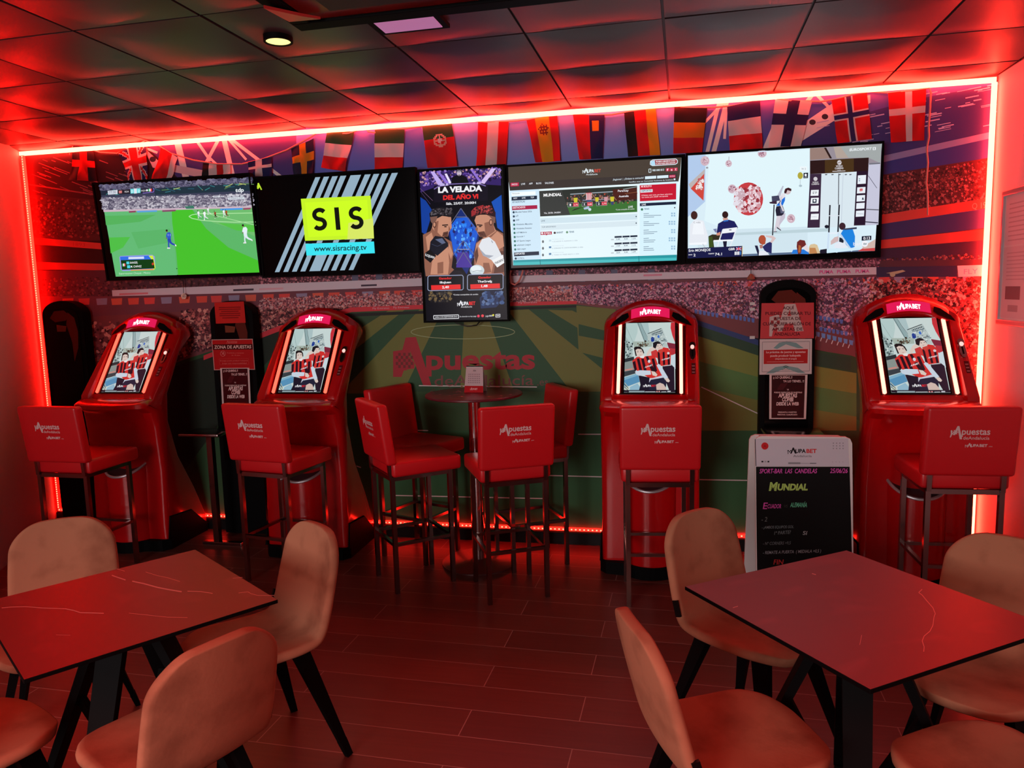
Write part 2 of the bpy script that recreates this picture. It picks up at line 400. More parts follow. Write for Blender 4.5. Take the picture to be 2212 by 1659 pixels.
# right stand
d.poly([(1660, 350), (1800, 262), (1990, 212), (2153, 182), (2142, 300), (1900, 352), (1640, 420)], (44, 46, 104))
for k in range(70):
    x = 1760+rm.random()*380; y = 214-(x-1900)*.13+rm.random()*95; l = 8+rm.random()*28
    d.line([(x, y), (x+l, y-l*.2)], 1+rm.random()*1.6, (146, 150, 190))
d.poly([(1640, 392), (1910, 336), (2144, 284), (2143, 298), (1910, 350), (1640, 408)], (110, 116, 160))
d.poly([(1640, 406), (1910, 350), (2143, 298), (2141, 342), (1910, 378), (1640, 440)], (42, 50, 118))
# upper crowds
d.poly([(60, 420), (330, 440), (340, 520), (74, 520)], (52, 30, 32)); d.poly([(1860, 385), (2141, 340), (2134, 590), (1860, 590)], (66, 30, 34))
d.speck([(62, 425), (330, 445), (340, 515), (74, 512)], 900, 2.6, [(84, 44, 44), (40, 24, 26), (110, 64, 60), (28, 16, 18)], rm)
d.speck([(1880, 385), (2139, 346), (2133, 470), (1880, 480)], 1800, 2.6, [(104, 50, 50), (60, 28, 32), (140, 82, 82), (40, 20, 24)], rm)
RB = (212, 60, 52)
d.poly([(73, 513), (250, 528), (252, 541), (75, 528)], RB); d.poly([(76, 528), (252, 541), (252, 572), (79, 566)], (14, 8, 10)); d.poly([(79, 566), (300, 572), (300, 585), (81, 582)], RB)
d.text('1893', 158, 531, 26, 8, (168, 40, 40), 2)
d.poly([(1890, 466), (2134, 428), (2133, 450), (1890, 486)], RB); d.poly([(1890, 486), (2133, 450), (2132, 492), (1890, 520)], (46, 44, 92)); d.poly([(1890, 520), (2132, 494), (2131, 518), (1890, 538)], RB)
d.text('Q 19', 2100, 452, 30, 13, (240, 120, 110), -3)
d.poly([(1890, 540), (2131, 518), (2129, 560), (1890, 580)], (48, 30, 54))
d.speck([(1890, 560), (2130, 548), (2129, 584), (1890, 592)], 500, 2.4, [(96, 48, 50), (50, 26, 30), (130, 80, 80)], rm)
# middle tier: crowd strip, name ribbon, boxes
d.poly([(80, 585), (560, 580), (2130, 560), (2128, 600), (560, 640), (84, 660)], (66, 40, 50))
d.speck([(84, 600), (560, 598), (560, 628), (86, 650)], 700, 2.5, [(74, 40, 44), (40, 24, 28), (104, 60, 62)], rm)
d.speck([(560, 590), (1240, 578), (1240, 600), (560, 624)], 2000, 2.2, [(150, 92, 104), (90, 56, 70), (60, 36, 46), (180, 120, 130)], rm)
d.speck([(1240, 572), (1900, 556), (1900, 590), (1240, 602)], 2000, 2.2, [(134, 84, 104), (84, 54, 72), (60, 36, 50), (160, 110, 130)], rm)
for x in (760, 812, 1010, 1120, 1180, 1250, 1320, 1400): d.poly([(x, 588-(x-760)*.01), (x+14, 588-(x-760)*.01), (x+14, 640-(x-760)*.02), (x, 640-(x-760)*.02)], (80, 84, 106))
d.poly([(88, 640), (250, 640), (560, 632), (1100, 612), (1480, 604), (2126, 588), (2126, 630), (1480, 652), (1100, 660), (560, 690), (90, 700)], (92, 52, 62))
for k in range(56):   # boxes under the ribbon
    x = 130+k*36+rm.random()*6; t = (x-250)/1876; y = 640-52*max(0, t) if x > 250 else 640
    cc = [(206, 70, 58), (186, 62, 60), (120, 116, 140), (214, 84, 66)][k % 4]
    d.poly([(x, y+5), (x+24, y+4), (x+23, y+18), (x+2, y+19)], cc)
RBN = (178, 174, 196)
d.poly([(242, 627), (560, 614), (905, 601), (1100, 596), (1480, 587), (1895, 577), (1893, 593), (1480, 602), (1100, 611), (905, 618), (560, 632), (243, 640)], RBN)
d.poly([(1893, 577), (2066, 574), (2068, 598), (1893, 598)], (40, 38, 66)); d.poly([(2068, 574), (2128, 572), (2127, 596), (2070, 598)], (206, 196, 212))
for x, w, c in ((258, 62, (214, 110, 120)), (340, 40, RBN), (504, 44, (60, 52, 66)), (560, 52, (196, 150, 160)), (780, 34, (60, 52, 66)), (1160, 60, (190, 170, 190)), (1390, 40, (200, 120, 140))):
    d.para(x, 634-(x-250)*.036, x+w, 634-(x+w-250)*.036, 4, c) if c != RBN else None
for x in (1770, 1808, 1848): d.text('PUMA', x, 591-(x-1770)*.02, 30, 7, (206, 70, 130), -.6, .03)
d.text('FLY', 2082, 592, 30, 11, (150, 130, 160), -1)
d.poly([(1914, 590), (1950, 583), (1956, 586), (1936, 592)], (150, 150, 120)); d.ell(1928, 593, 6, 5, (150, 150, 120))
# lower crowd
LC = [(166, 96, 92), (120, 62, 66), (74, 38, 44), (196, 130, 120), (52, 26, 34)]
d.poly([(88, 690), (560, 664), (1100, 636), (1480, 622), (2124, 606), (2112, 860), (1838, 770), (1480, 700), (1000, 672), (560, 740), (394, 790), (100, 900)], (100, 54, 58))
d.speck([(100, 700), (400, 690), (400, 775), (102, 860)], 900, 4.2, LC, rm); d.speck([(390, 672), (560, 662), (560, 722), (390, 772)], 900, 3.6, LC, rm)
d.speck([(550, 664), (900, 640), (900, 662), (550, 722)], 2200, 2.8, LC, rm); d.speck([(560, 645), (1250, 616), (1250, 650), (560, 668)], 3200, 2.0, [(186, 110, 110), (130, 72, 82), (84, 46, 58), (206, 150, 150)], rm)
PK = [(186, 116, 140), (128, 80, 110), (78, 50, 74), (206, 150, 166), (60, 40, 62)]
d.speck([(1240, 618), (1660, 606), (1660, 690), (1240, 652)], 4200, 2.3, PK, rm); d.speck([(1650, 606), (1900, 600), (1900, 735), (1650, 690)], 2600, 2.8, PK, rm)
d.speck([(1880, 606), (2122, 600), (2114, 830), (1880, 760)], 2600, 4.0, [(190, 80, 76), (120, 44, 48), (216, 140, 130), (70, 26, 32), (40, 16, 20)], rm)
SB = (78, 104, 170)
for (x, y, w) in ((1500, 668, 60), (1560, 676, 80), (1640, 690, 110), (1760, 680, 70), (1770, 706, 66)):
    for k in range(int(w/9)): d.poly([(x+k*9, y+k*1.6), (x+k*9+7, y+k*1.6+1), (x+k*9+6, y+k*1.6+10), (x+k*9+1, y+k*1.6+9)], SB)
for k in range(7):    # empty blue seats
    x, y = 1762+k*12, 716+k*3; d.poly([(x, y), (x+9, y+2), (x+8, y+12), (x+1, y+10)], (90, 130, 190)); d.line([(x+1, y+10), (x-2, y+18)], 2, (206, 214, 226))
# pitch
d.poly([(100, 900), (394, 778), (547, 730), (610, 703), (760, 674), (1000, 664), (1240, 657), (1500, 692), (1643, 738), (1838, 768), (2115, 850), (2105, 1150), (106, 1150)], (36, 66, 40))
d.poly([(100, 905), (394, 786), (547, 738), (610, 711), (660, 700), (560, 800), (300, 1150), (106, 1150)], (24, 34, 26))
OL, DG, MG = (92, 98, 46), (34, 70, 44), (60, 104, 58)
def wedge(a, b, c, y1=850, k=2.7):
    ya, yb = 664+abs(a-1010)*.03, 664+abs(b-1010)*.03
    d.poly([(a, ya), (b, yb), (1010+(b-1010)*k, y1), (1010+(a-1010)*k, y1)], c)
for a, b in ((842, 876), (908, 958), (1004, 1048), (1094, 1142), (1184, 1236)): wedge(a, b, OL)
for a, b in ((876, 908), (958, 1004), (1048, 1094), (1142, 1184)): wedge(a, b, DG)
d.poly([(550, 850), (1700, 850), (2105, 1000), (2105, 1150), (500, 1150)], (38, 84, 50)); d.poly([(860, 846), (1400, 846), (1330, 930), (900, 930)], (44, 78, 46))
d.poly([(1490, 692), (1643, 742), (1838, 772), (1838, 800), (1640, 772), (1490, 720)], (34, 60, 44)); d.poly([(1490, 720), (1650, 772), (1850, 806), (1850, 850), (1640, 815), (1490, 775)], (98, 110, 48))
d.poly([(1490, 775), (1640, 815), (1850, 850), (1850, 900), (1640, 865), (1490, 830)], (66, 104, 54)); d.poly([(1490, 830), (1640, 865), (1850, 900), (1850, 930), (1500, 930)], (94, 102, 46))
d.poly([(1245, 660), (1330, 668), (1330, 780), (1250, 760)], OL); d.poly([(1250, 700), (1330, 720), (1330, 740), (1250, 725)], DG)
d.poly([(600, 700), (760, 677), (1000, 668), (1245, 659), (1245, 664), (1000, 674), (760, 684), (604, 712)], (20, 26, 24))
d.poly([(440, 768), (605, 703), (760, 664), (1000, 655), (1246, 650), (1246, 657), (1000, 664), (760, 674), (607, 714), (440, 778)], (176, 46, 56))
for x, w in ((805, 36), (850, 34), (1120, 40)): d.text('Fly Emirates', x, 670-(x-760)*.04, w, 4, (226, 150, 160), -1)
d.poly([(1490, 686), (1643, 736), (1760, 762), (1760, 772), (1643, 748), (1490, 697)], (40, 56, 100))
WL = (190, 200, 190)
for l in ([(850, 1070), (1180, 1077)], [(1185, 1027), (1300, 1030)], [(1249, 938), (1300, 938)], [(1515, 836), (1645, 897)], [(1510, 1036), (1640, 1038)], [(780, 927), (925, 930)], [(905, 833), (1160, 836)], [(640, 960), (780, 1010)]): d.line(l, 2.2, WL)
d.h += d.eps
pts = [(1000+112*math.cos(k*PI/24), 717+15*math.sin(k*PI/24)) for k in range(49)]; d.line(pts, 1.3, (130, 150, 110))
HM = d.h; d.b.c = [tuple(min(.8, v*1.7) for v in c) for c in d.b.c]
MUR = tag(d.build('stadium_mural', MURAL), 'printed football stadium mural covering the whole back wall behind the screens', 'mural')
# lettering on the mural
d = Draw(on_plane((0, -.001, 0), (0, -1, 0), (760, 640), 2.44), 6e-6, HM+.0002)
LR = (176, 42, 56)
d.poly([(222, 425), (262, 425), (300, 320), (270, 320)], LR); d.poly([(262, 330), (262, 300), (284, 218), (338, 214), (420, 470), (376, 468), (308, 290), (290, 390), (262, 392)], LR)
d.poly([(218, 290), (272, 282), (330, 350), (330, 380), (250, 392), (236, 425), (218, 425)], LR)
d.h += d.eps
for i in range(7):
    for j in range(5):
        if (i+j) % 2: d.rect(232+i*13, 298+j*16, 245+i*13, 314+j*16, (120, 44, 44), False)
d.text('puestas', 392, 384, 574, 104, LR, -4, .03)
d.text('deAndaluc\u00eda', 436, 472, 522, 56, (126, 74, 72), -4, .004); d.text('.es', 978, 470, 56, 40, (126, 74, 72))
d.build('lettering', MURAL, MUR)['label'] = 'red lettering on the pitch'
# ------------------------------------------------------------------ wall screens
def tv(label, x0, x1, z0, z1, yt, yb, off, sc, th=.045, bez=.012):
    """flat screen hung on the wall; yt / yb distance of the top / bottom edge in front of it"""
    c = Vector(((x0+x1)/2, 0, (z0+z1)/2)); t = thing('wall_television', label, 'television', c, group='screens in a row on the mural')
    w, h = (x1-x0)/2, (z1-z0)/2
    P = lambda x, z, k: (x*w, (yt if z > 0 else yb)+k, z*h)
    b = MB(); e = bez
    f = [P(-1, -1, 0), P(1, -1, 0), P(1, 1, 0), P(-1, 1, 0)]; n = [P(-1, -1, th), P(1, -1, th), P(1, 1, th), P(-1, 1, th)]
    ix, iz = 1-e/w, 1-e/h
    i = [(-ix*w, yb, -iz*h), (ix*w, yb, -iz*h), (ix*w, yt, iz*h), (-ix*w, yt, iz*h)]; i2 = [(p[0], p[1]+.006, p[2]) for p in i]
    b.add(f+n+i+i2, [(4,7,6,5), (0,4,5,1), (1,5,6,2), (2,6,7,3), (3,7,4,0), (0,1,9,8), (1,2,10,9), (2,3,11,10), (3,0,8,11), (8,9,13,12), (9,10,14,13), (10,11,15,14), (11,8,12,15)])
    b.build('bezel', MATBLACK, t)
    MB().add(i2, [(0, 1, 2, 3)]).build('panel', GLOSSBLACK, t)
    MB().box((0, (yt+yb)/2+th+abs((yt+yb)/2+th)/2-.003, 0), (.3, abs((yt+yb)/2+th)-.004, .25)).build('wall_bracket', MATBLACK, t)
    nr = Vector((0, -(z1-z0), (yt-yb))).normalized()
    if nr.y > 0: nr = -nr
    mp = on_plane((c.x, yb+.0035, z0), nr, off, sc)
    return t, Draw(local(mp, t), 1.5e-5)
# --- football broadcast
t, d = tv('leftmost wall screen, tilted, showing a football match on green grass', -3.962, -2.742, 1.848, 2.527, -.185, -.125, (0, 360), 3.95)
d.poly([(850, 164), (2136, 98), (2222, 902), (988, 938)], (92, 180, 104))
d.poly([(890, 388), (1465, 372), (1510, 925), (988, 938)], (98, 184, 116)); d.poly([(1640, 366), (1465, 372), (1470, 480), (1505, 740), (1520, 924), (2222, 902), (2200, 800), (1950, 690), (1760, 530)], (70, 190, 44))
d.poly([(1640, 366), (2165, 352), (2190, 600), (2050, 545), (1820, 480)], (110, 186, 110)); d.poly([(1860, 480), (2182, 500), (2186, 560), (2020, 545)], (84, 190, 70))
d.poly([(895, 420), (1330, 410), (1200, 470), (905, 500)], (84, 176, 92)); d.poly([(930, 605), (1110, 600), (1050, 690), (945, 740)], (78, 188, 70)); d.poly([(1120, 560), (1450, 530), (1480, 640), (1180, 700)], (90, 178, 104))
d.poly([(850, 164), (2136, 98), (2150, 232), (866, 268)], (58, 62, 84))
d.speck([(850, 164), (2136, 98), (2140, 150), (856, 200)], 700, 13, [(96, 92, 120), (70, 66, 92), (120, 116, 140), (52, 50, 70)], asp=1.6)
d.poly([(858, 206), (1320, 182), (1320, 222), (862, 246)], (30, 40, 56)); d.poly([(1320, 186), (2143, 140), (2148, 205), (1322, 240)], (32, 50, 62))
for k in range(26): x = 880+R.random()*1200; d.para(x, 196-(x-860)*.05+R.random()*50, x+30+R.random()*60, 193-(x-860)*.05+R.random()*45, 6, R.choice([(50, 120, 130), (60, 140, 140), (90, 130, 80), (180, 190, 110), (40, 90, 110)]))
d.poly([(866, 268), (2150, 232), (2162, 345), (884, 384)], (128, 122, 140))
d.speck([(866, 268), (2150, 232), (2160, 338), (882, 368)], 1500, 9, [(170, 166, 180), (104, 98, 118), (80, 76, 96), (200, 196, 206), (140, 134, 150)], asp=1.5)
d.poly([(882, 370), (2160, 336), (2163, 350), (886, 387)], (200, 176, 190))
for x0, x1, c in ((1100, 1160, (140, 60, 90)), (1170, 1340, (90, 160, 220)), (1385, 1500, (130, 70, 100)), (1880, 2070, (70, 150, 230)), (2075, 2140, (150, 70, 100))): d.para(x0, 382-(x0-1000)*.026, x1, 380-(x1-1000)*.026, 14, c)
d.poly([(1575, 340), (1650, 330), (1660, 358), (1590, 360)], (60, 120, 100))
LN = (170, 226, 160)
d.line([(2160, 395), (1990, 398), (1850, 400), (1720, 400), (1640, 410), (1612, 425), (1640, 442), (1720, 458), (1850, 468), (2000, 474), (2182, 472)], 7, LN); d.line([(1770, 400), (1980, 452), (2185, 500)], 5, LN)
def player(x, y, k, shirt, shorts, skin=(120, 84, 70), hair=(30, 24, 24), lean=.15):
    q = lambda pts, c: d.poly([(x+a*k, y+b*k) for a, b in pts], c)
    q([(-6, 45), (6, 44), (4, 80), (10, 105), (-2, 106), (-6, 80)], shorts); q([(4, 45), (16, 44), (34, 62), (58, 74), (54, 84), (28, 76), (8, 62)], shorts)
    q([(-12, 100), (12, 100), (12, 110), (-14, 110)], (230, 226, 230)); q([(52, 72), (64, 78), (66, 92), (56, 86)], (240, 236, 236))
    q([(-12, 20), (16, 18), (22, 48), (-8, 50)], shorts); q([(-16, -26), (10, -32), (20, 0), (18, 24), (-10, 26)], shirt)
    q([(-16, -22), (-22, 0), (-20, 20), (-14, 20), (-10, -4)], shirt); q([(10, -30), (22, -14), (20, 6), (14, -4)], shirt); q([(-20, 14), (-14, 14), (-16, 26), (-24, 24)], skin)
    d.ell(x-16*k, y-42*k, 8*k, 11*k, skin); d.ell(x-17*k, y-46*k, 9*k, 8*k, hair)
player(1440, 590, 1.0, (46, 86, 196), (40, 66, 176)); d.text('11', 1434, 592, 20, 18, (200, 210, 240))
player(2090, 545, 1.0, (226, 236, 244), (220, 232, 240)); player(1745, 400, .5, (240, 240, 246), (230, 232, 240)); player(1694, 395, .42, (240, 240, 246), (220, 222, 230)); player(1836, 398, .4, (150, 60, 40), (60, 40, 30)); player(1910, 384, .4, (240, 240, 246), (220, 222, 230)); player(1932, 388, .4, (170, 70, 40), (110, 60, 40)); player(1776, 366, .4, (220, 230, 226), (200, 210, 206))
d.ell(1510, 870, 5, 4, (20, 40, 20))
d.poly([(920, 206), (1005, 198), (1005, 234), (924, 240)], (206, 210, 222)); d.text('77:36', 932, 230, 58, 22, (110, 116, 130), -4)
d.poly([(1005, 200), (1112, 192), (1112, 228), (1008, 234)], (40, 34, 44)); d.poly([(1114, 190), (1200, 185), (1200, 224), (1116, 230)], (110, 214, 220)); d.poly([(1144, 188), (1168, 186), (1170, 228), (1146, 230)], (220, 226, 236)); d.poly([(1202, 186), (1310, 182), (1314, 216), (1204, 222)], (34, 34, 50))
d.text('0', 1120, 222, 16, 22, (240, 250, 250)); d.text('2', 1178, 219, 16, 22, (240, 250, 250)); d.text('RSA', 1066, 222, 36, 15, (220, 220, 226), -3); d.text('MEX', 1206, 214, 40, 15, (220, 220, 226), -3)
d.poly([(1016, 206), (1042, 204), (1042, 226), (1017, 228)], (210, 120, 120)); d.poly([(1266, 190), (1276, 189), (1277, 212), (1267, 213)], (80, 180, 120)); d.poly([(1276, 189), (1286, 188), (1287, 212), (1277, 212)], (240, 240, 240)); d.poly([(1286, 188), (1298, 187), (1299, 211), (1287, 212)], (220, 70, 80)); d.ell(1256, 202, 8, 9, (240, 240, 246)); d.line([(1308, 182), (1316, 196), (1314, 216), (1220, 226)], 4, (150, 120, 230))
d.text('tdp', 2010, 218, 72, 33, (240, 246, 250), -4, .02); d.text('Sud\u00e1frica - Corea del Sur', 1822, 264, 262, 17, (226, 232, 240), -12, .01); d.poly([(1946, 264), (2086, 256), (2088, 278), (1948, 284)], (220, 226, 236)); d.text('SUPERRESUMEN', 1954, 280, 126, 13, (90, 100, 110), -6); d.text('A continuaci\u00f3n', 1988, 296, 100, 10, (226, 232, 240), -2)
d.poly([(1020, 772), (1030, 762), (1300, 752), (1322, 766), (1328, 862), (1318, 880), (1050, 890), (1034, 880)], (150, 150, 226)); d.poly([(1026, 768), (1290, 758), (1296, 790), (1030, 798)], (50, 110, 226)); d.poly([(1270, 760), (1306, 758), (1318, 800), (1296, 792)], (206, 236, 60)); d.poly([(1318, 800), (1328, 862), (1318, 880), (1308, 870), (1312, 800)], (206, 236, 60)); d.poly([(1116, 880), (1310, 872), (1316, 882), (1118, 888)], (226, 150, 70))
d.poly([(1032, 798), (1310, 790), (1322, 868), (1042, 880)], (16, 60, 20)); d.poly([(1098, 770), (1230, 766), (1232, 786), (1098, 790)], (210, 220, 240)); d.poly([(1080, 810), (1104, 809), (1106, 833), (1082, 834)], (80, 210, 226)); d.poly([(1086, 842), (1112, 841), (1114, 866), (1088, 867)], (80, 210, 226))
d.text('RANGEL', 1112, 828, 66, 17, (236, 240, 240), -3, .01); d.text('M. CH\u00c1VEZ', 1118, 861, 92, 17, (236, 240, 240), -3, .01); d.ell(1306, 830, 9, 11, (206, 60, 40)); d.poly([(1042, 828), (1052, 827), (1054, 850), (1044, 851)], (60, 160, 90)); d.poly([(1052, 827), (1062, 826), (1064, 850), (1054, 850)], (240, 240, 240)); d.poly([(1062, 826), (1072, 826), (1074, 849), (1064, 850)], (220, 80, 80))
d.text('Superresumen Chequia - M\u00e9xico', 1018, 920, 268, 16, (200, 230, 210), -8)
d.build('broadcast_picture', SCREEN, t)
# --- racing channel card
t, d = tv('black wall screen with a yellow and turquoise racing channel card', -2.737, -1.598, 1.833, 2.503, -.15, -.12, (540, 350), 3.95)
LB = (146, 172, 190)
for (xa, xb, xc, xd) in ((558, 600, 212, 250), (630, 675, 284, 325), (702, 750, 358, 398), (772, 822, 430, 472), (858, 948, 506, 600), (980, 1030, 618, 660), (1055, 1103, 692, 734), (1130, 1182, 768, 808), (1210, 1262, 842, 882)):
    d.poly([(xa, 130-(xa-560)*.055), (xb, 130-(xb-560)*.055), (xd, 940-(xd-212)*.028), (xc, 940-(xc-212)*.028)], LB, False)
d.poly([(470, 672), (1056, 655), (1058, 680), (474, 696)], (10, 10, 12)); 
for k in range(8): d.poly([(505+k*70, 672-k*2), (552+k*70, 671-k*2), (542+k*70, 694-k*2), (496+k*70, 695-k*2)], LB if k % 2 else (10, 10, 12))
d.poly([(434, 314), (1028, 287), (1058, 652), (470, 672)], (196, 240, 40)); d.poly([(470, 345), (1000, 322), (1020, 620), (500, 640)], (204, 250, 36)); d.poly([(840, 520), (1050, 480), (1058, 652), (830, 660)], (214, 230, 100))
KB = (16, 18, 10)
def seg(pts, w): d.line(pts, w, KB); [d.ell(px, py, w/2, w/2, KB, 12) for px, py in pts[1:-1]]
def big_s(cx, cy, rx, ry, w):
    p = [(cx+rx*math.cos(a), cy-ry*.5+ry*.5*math.sin(a)) for a in [math.radians(-35-k*23.5) for k in range(11)]]
    p2 = [(cx+rx*math.cos(a), cy+ry*.5+ry*.5*math.sin(a)) for a in [math.radians(-90+k*23.5) for k in range(11)]]
    seg(p+p2, w)
big_s(594, 488, 46, 80, 36); big_s(906, 476, 46, 80, 36); d.poly([(718, 388), (757, 386), (774, 578), (735, 580)], KB)
d.poly([(474, 698), (1058, 678), (1066, 778), (482, 798)], (60, 226, 240)); d.text('www.sisracing.tv', 546, 762, 450, 46, (20, 40, 44), -14, .012)
d.poly([(60, 225), (66, 180), (76, 178), (104, 236), (92, 238), (84, 214), (70, 232)], (190, 226, 50)); d.line([(60, 205), (92, 214)], 9, (190, 226, 50))
d.build('channel_card', SCREEN, t)
# --- upright boxing poster screen
t, d = tv('upright wall screen showing a boxing evening poster with two fighters', -1.590, -1.014, 1.505, 2.488, -.13, -.13, (540, 350), 3.95)
d.poly([(1446, 86), (2138, 50), (2200, 1340), (1508, 1360)], (8, 8, 18))
d.poly([(1446, 86), (2138, 50), (2142, 200), (1960, 190), (1620, 200), (1456, 260)], (52, 34, 100))
d.speck([(1446, 86), (2138, 50), (2142, 150), (1452, 200)], 420, 10, [(90, 60, 150), (40, 24, 80), (140, 110, 190), (30, 18, 50), (200, 150, 160)])
for p, c in (([(1540, 82), (1570, 80), (1660, 200), (1610, 206)], (190, 170, 236)), ([(1590, 78), (1612, 78), (1700, 180), (1676, 190)], (140, 110, 210)), ([(2060, 56), (2100, 54), (1990, 200), (1960, 180)], (214, 190, 240)), ([(1880, 64), (1900, 64), (1980, 170), (1960, 180)], (140, 110, 210)), ([(1660, 100), (1680, 98), (1720, 180), (1700, 184)], (230, 220, 250))): d.poly(p, c)
d.poly([(1570, 205), (1700, 184), (1960, 176), (2030, 195), (2030, 330), (1570, 345)], (18, 14, 28)); d.line([(1570, 232), (1610, 208), (1720, 188), (1850, 180), (1960, 186), (2012, 205)], 9, (120, 100, 170))
d.poly([(1715, 184), (1725, 130), (1760, 112), (1810, 110), (1850, 130), (1868, 178)], (14, 12, 20)); d.ell(1785, 92, 21, 26, (196, 180, 196)); d.ell(1785, 76, 23, 12, (150, 140, 160)); d.line([(1763, 92), (1764, 76), (1785, 66), (1806, 76), (1807, 92)], 6, (20, 20, 30)); d.poly([(1778, 108), (1792, 108), (1790, 116), (1780, 116)], (60, 50, 60))
for x in (1620, 1640, 1670, 1900, 1935, 1950): d.poly([(x, 206-(x-1600)*.05), (x+22, 204-(x-1600)*.05), (x+20, 184-(x-1600)*.05), (x+3, 186-(x-1600)*.05)], (190, 176, 226))
# blue arena
d.poly([(1454, 300), (1500, 330), (1560, 420), (1500, 620), (1466, 600)], (16, 60, 150)); d.poly([(2146, 280), (2060, 340), (2090, 420), (2110, 560), (2160, 600)], (20, 80, 180)); d.poly([(1800, 400), (1690, 600), (1740, 800), (1850, 960), (1930, 760), (1960, 600)], (16, 40, 110))
d.poly([(1700, 560), (1760, 480), (1860, 470), (1950, 590), (1900, 800), (1830, 900), (1740, 780)], (24, 90, 210)); d.speck([(1720, 520), (1900, 500), (1920, 820), (1750, 820)], 90, 16, [(40, 130, 240), (16, 60, 170), (90, 170, 250), (30, 30, 100)], asp=.6)
d.poly([(1770, 770), (1860, 770), (1900, 900), (1760, 900)], (70, 50, 150))
for p in ([(1640, 640), (1800, 395), (1970, 640)], [(1730, 800), (1820, 672), (1920, 800)], [(1760, 870), (1822, 770), (1890, 880)]): d.line(p, 6, (96, 100, 130))
d.line([(1760, 470), (1850, 468)], 5, (120, 120, 140)); d.line([(1770, 745), (1870, 745)], 5, (170, 170, 180))
SK, SK2, SK3 = (196, 138, 112), (142, 92, 74), (94, 58, 48)
# left fighter
d.poly([(1476, 620), (1540, 590), (1560, 540), (1650, 640), (1720, 680), (1736, 780), (1720, 900), (1790, 960), (1500, 975), (1490, 900)], SK2)
d.poly([(1560, 800), (1690, 720), (1700, 860), (1690, 960), (1540, 960)], SK); d.poly([(1600, 860), (1650, 850), (1650, 950), (1600, 955)], SK2); d.poly([(1500, 640), (1550, 600), (1580, 700), (1520, 790)], SK); d.poly([(1700, 690), (1732, 780), (1715, 830), (1690, 760)], SK)
d.poly([(1555, 560), (1560, 500), (1640, 460), (1716, 470), (1722, 560), (1696, 600), (1690, 632), (1650, 640), (1590, 610)], SK); d.poly([(1560, 520), (1610, 500), (1600, 600), (1640, 640), (1580, 610)], SK2); d.poly([(1650, 600), (1692, 590), (1688, 640), (1640, 636)], SK3)
d.line([(1640, 540), (1690, 536)], 10, (40, 26, 24)); d.ell(1668, 552, 12, 5, (30, 20, 20)); d.poly([(1696, 540), (1714, 580), (1694, 590)], SK2); d.line([(1656, 614), (1690, 610)], 6, (60, 30, 30)); d.ell(1575, 535, 16, 28, SK3); d.ell(1574, 534, 9, 18, SK)
d.poly([(1538, 500), (1530, 440), (1560, 400), (1620, 384), (1690, 394), (1736, 430), (1738, 464), (1700, 470), (1640, 456), (1600, 480), (1560, 510)], (24, 22, 28)); d.poly([(1536, 470), (1600, 462), (1590, 500), (1560, 530), (1544, 510)], (120, 84, 74)); d.speck([(1545, 400), (1720, 395), (1730, 450), (1545, 450)], 90, 8, [(60, 54, 60), (90, 84, 90), (20, 18, 22)])
d.poly([(1540, 680), (1580, 630), (1650, 640), (1690, 690), (1692, 720), (1600, 800), (1530, 760)], (20, 22, 34)); d.poly([(1580, 660), (1640, 650), (1670, 690), (1640, 700)], (90, 100, 130)); d.line([(1550, 700), (1600, 720), (1640, 700)], 5, (50, 56, 80)); d.poly([(1490, 780), (1535, 745), (1590, 800), (1540, 860), (1490, 820)], (14, 14, 18)); d.text('ILOJUAN', 1496, 800, 78, 20, (226, 226, 230), 26, .03)
d.poly([(1700, 960), (1740, 920), (1800, 930), (1830, 960), (1790, 985), (1710, 985)], (24, 20, 30))
# right fighter
d.poly([(2160, 610), (2100, 580), (2070, 560), (2000, 640), (1930, 690), (1914, 780), (1910, 900), (1890, 970), (2170, 970)], SK2)
d.poly([(1920, 800), (1930, 700), (1990, 650), (2060, 640), (2110, 590), (2160, 630), (2168, 720), (2100, 760), (2060, 950), (1930, 950)], SK); d.poly([(1990, 860), (2040, 860), (2060, 940), (1990, 950)], SK2); d.poly([(1914, 790), (1940, 720), (1950, 800), (1930, 870)], SK3); d.poly([(2110, 760), (2165, 760), (2168, 940), (2080, 950)], SK3)
d.poly([(1916, 500), (1930, 460), (2000, 440), (2070, 470), (2080, 540), (2100, 590), (2020, 650), (1960, 636), (1938, 600), (1944, 570)], SK); d.poly([(2000, 520), (2070, 500), (2090, 590), (2010, 645)], SK2); d.poly([(1940, 598), (2000, 590), (2020, 640), (1965, 640)], SK3)
d.line([(1936, 536), (1984, 540)], 10, (40, 26, 24)); d.ell(1964, 550, 12, 5, (30, 20, 20)); d.poly([(1936, 540), (1922, 580), (1944, 592)], SK2); d.line([(1950, 610), (1990, 616)], 6, (70, 30, 30)); d.ell(2056, 515, 16, 28, SK3); d.ell(2056, 514, 9, 18, SK)
d.poly([(1890, 470), (1886, 420), (1920, 384), (1990, 364), (2060, 380), (2096, 430), (2096, 510), (2060, 470), (2020, 450), (1950, 450), (1910, 470)], (46, 22, 26)); d.poly([(1890, 466), (1888, 420), (1920, 386), (1990, 366), (2000, 392), (1940, 440)], (150, 40, 46)); d.poly([(2030, 452), (2094, 470), (2094, 520), (2076, 520), (2060, 480)], (120, 84, 74)); d.speck([(1900, 400), (2060, 372), (2080, 430), (1920, 450)], 90, 8, [(190, 70, 70), (90, 40, 44), (30, 16, 20)])
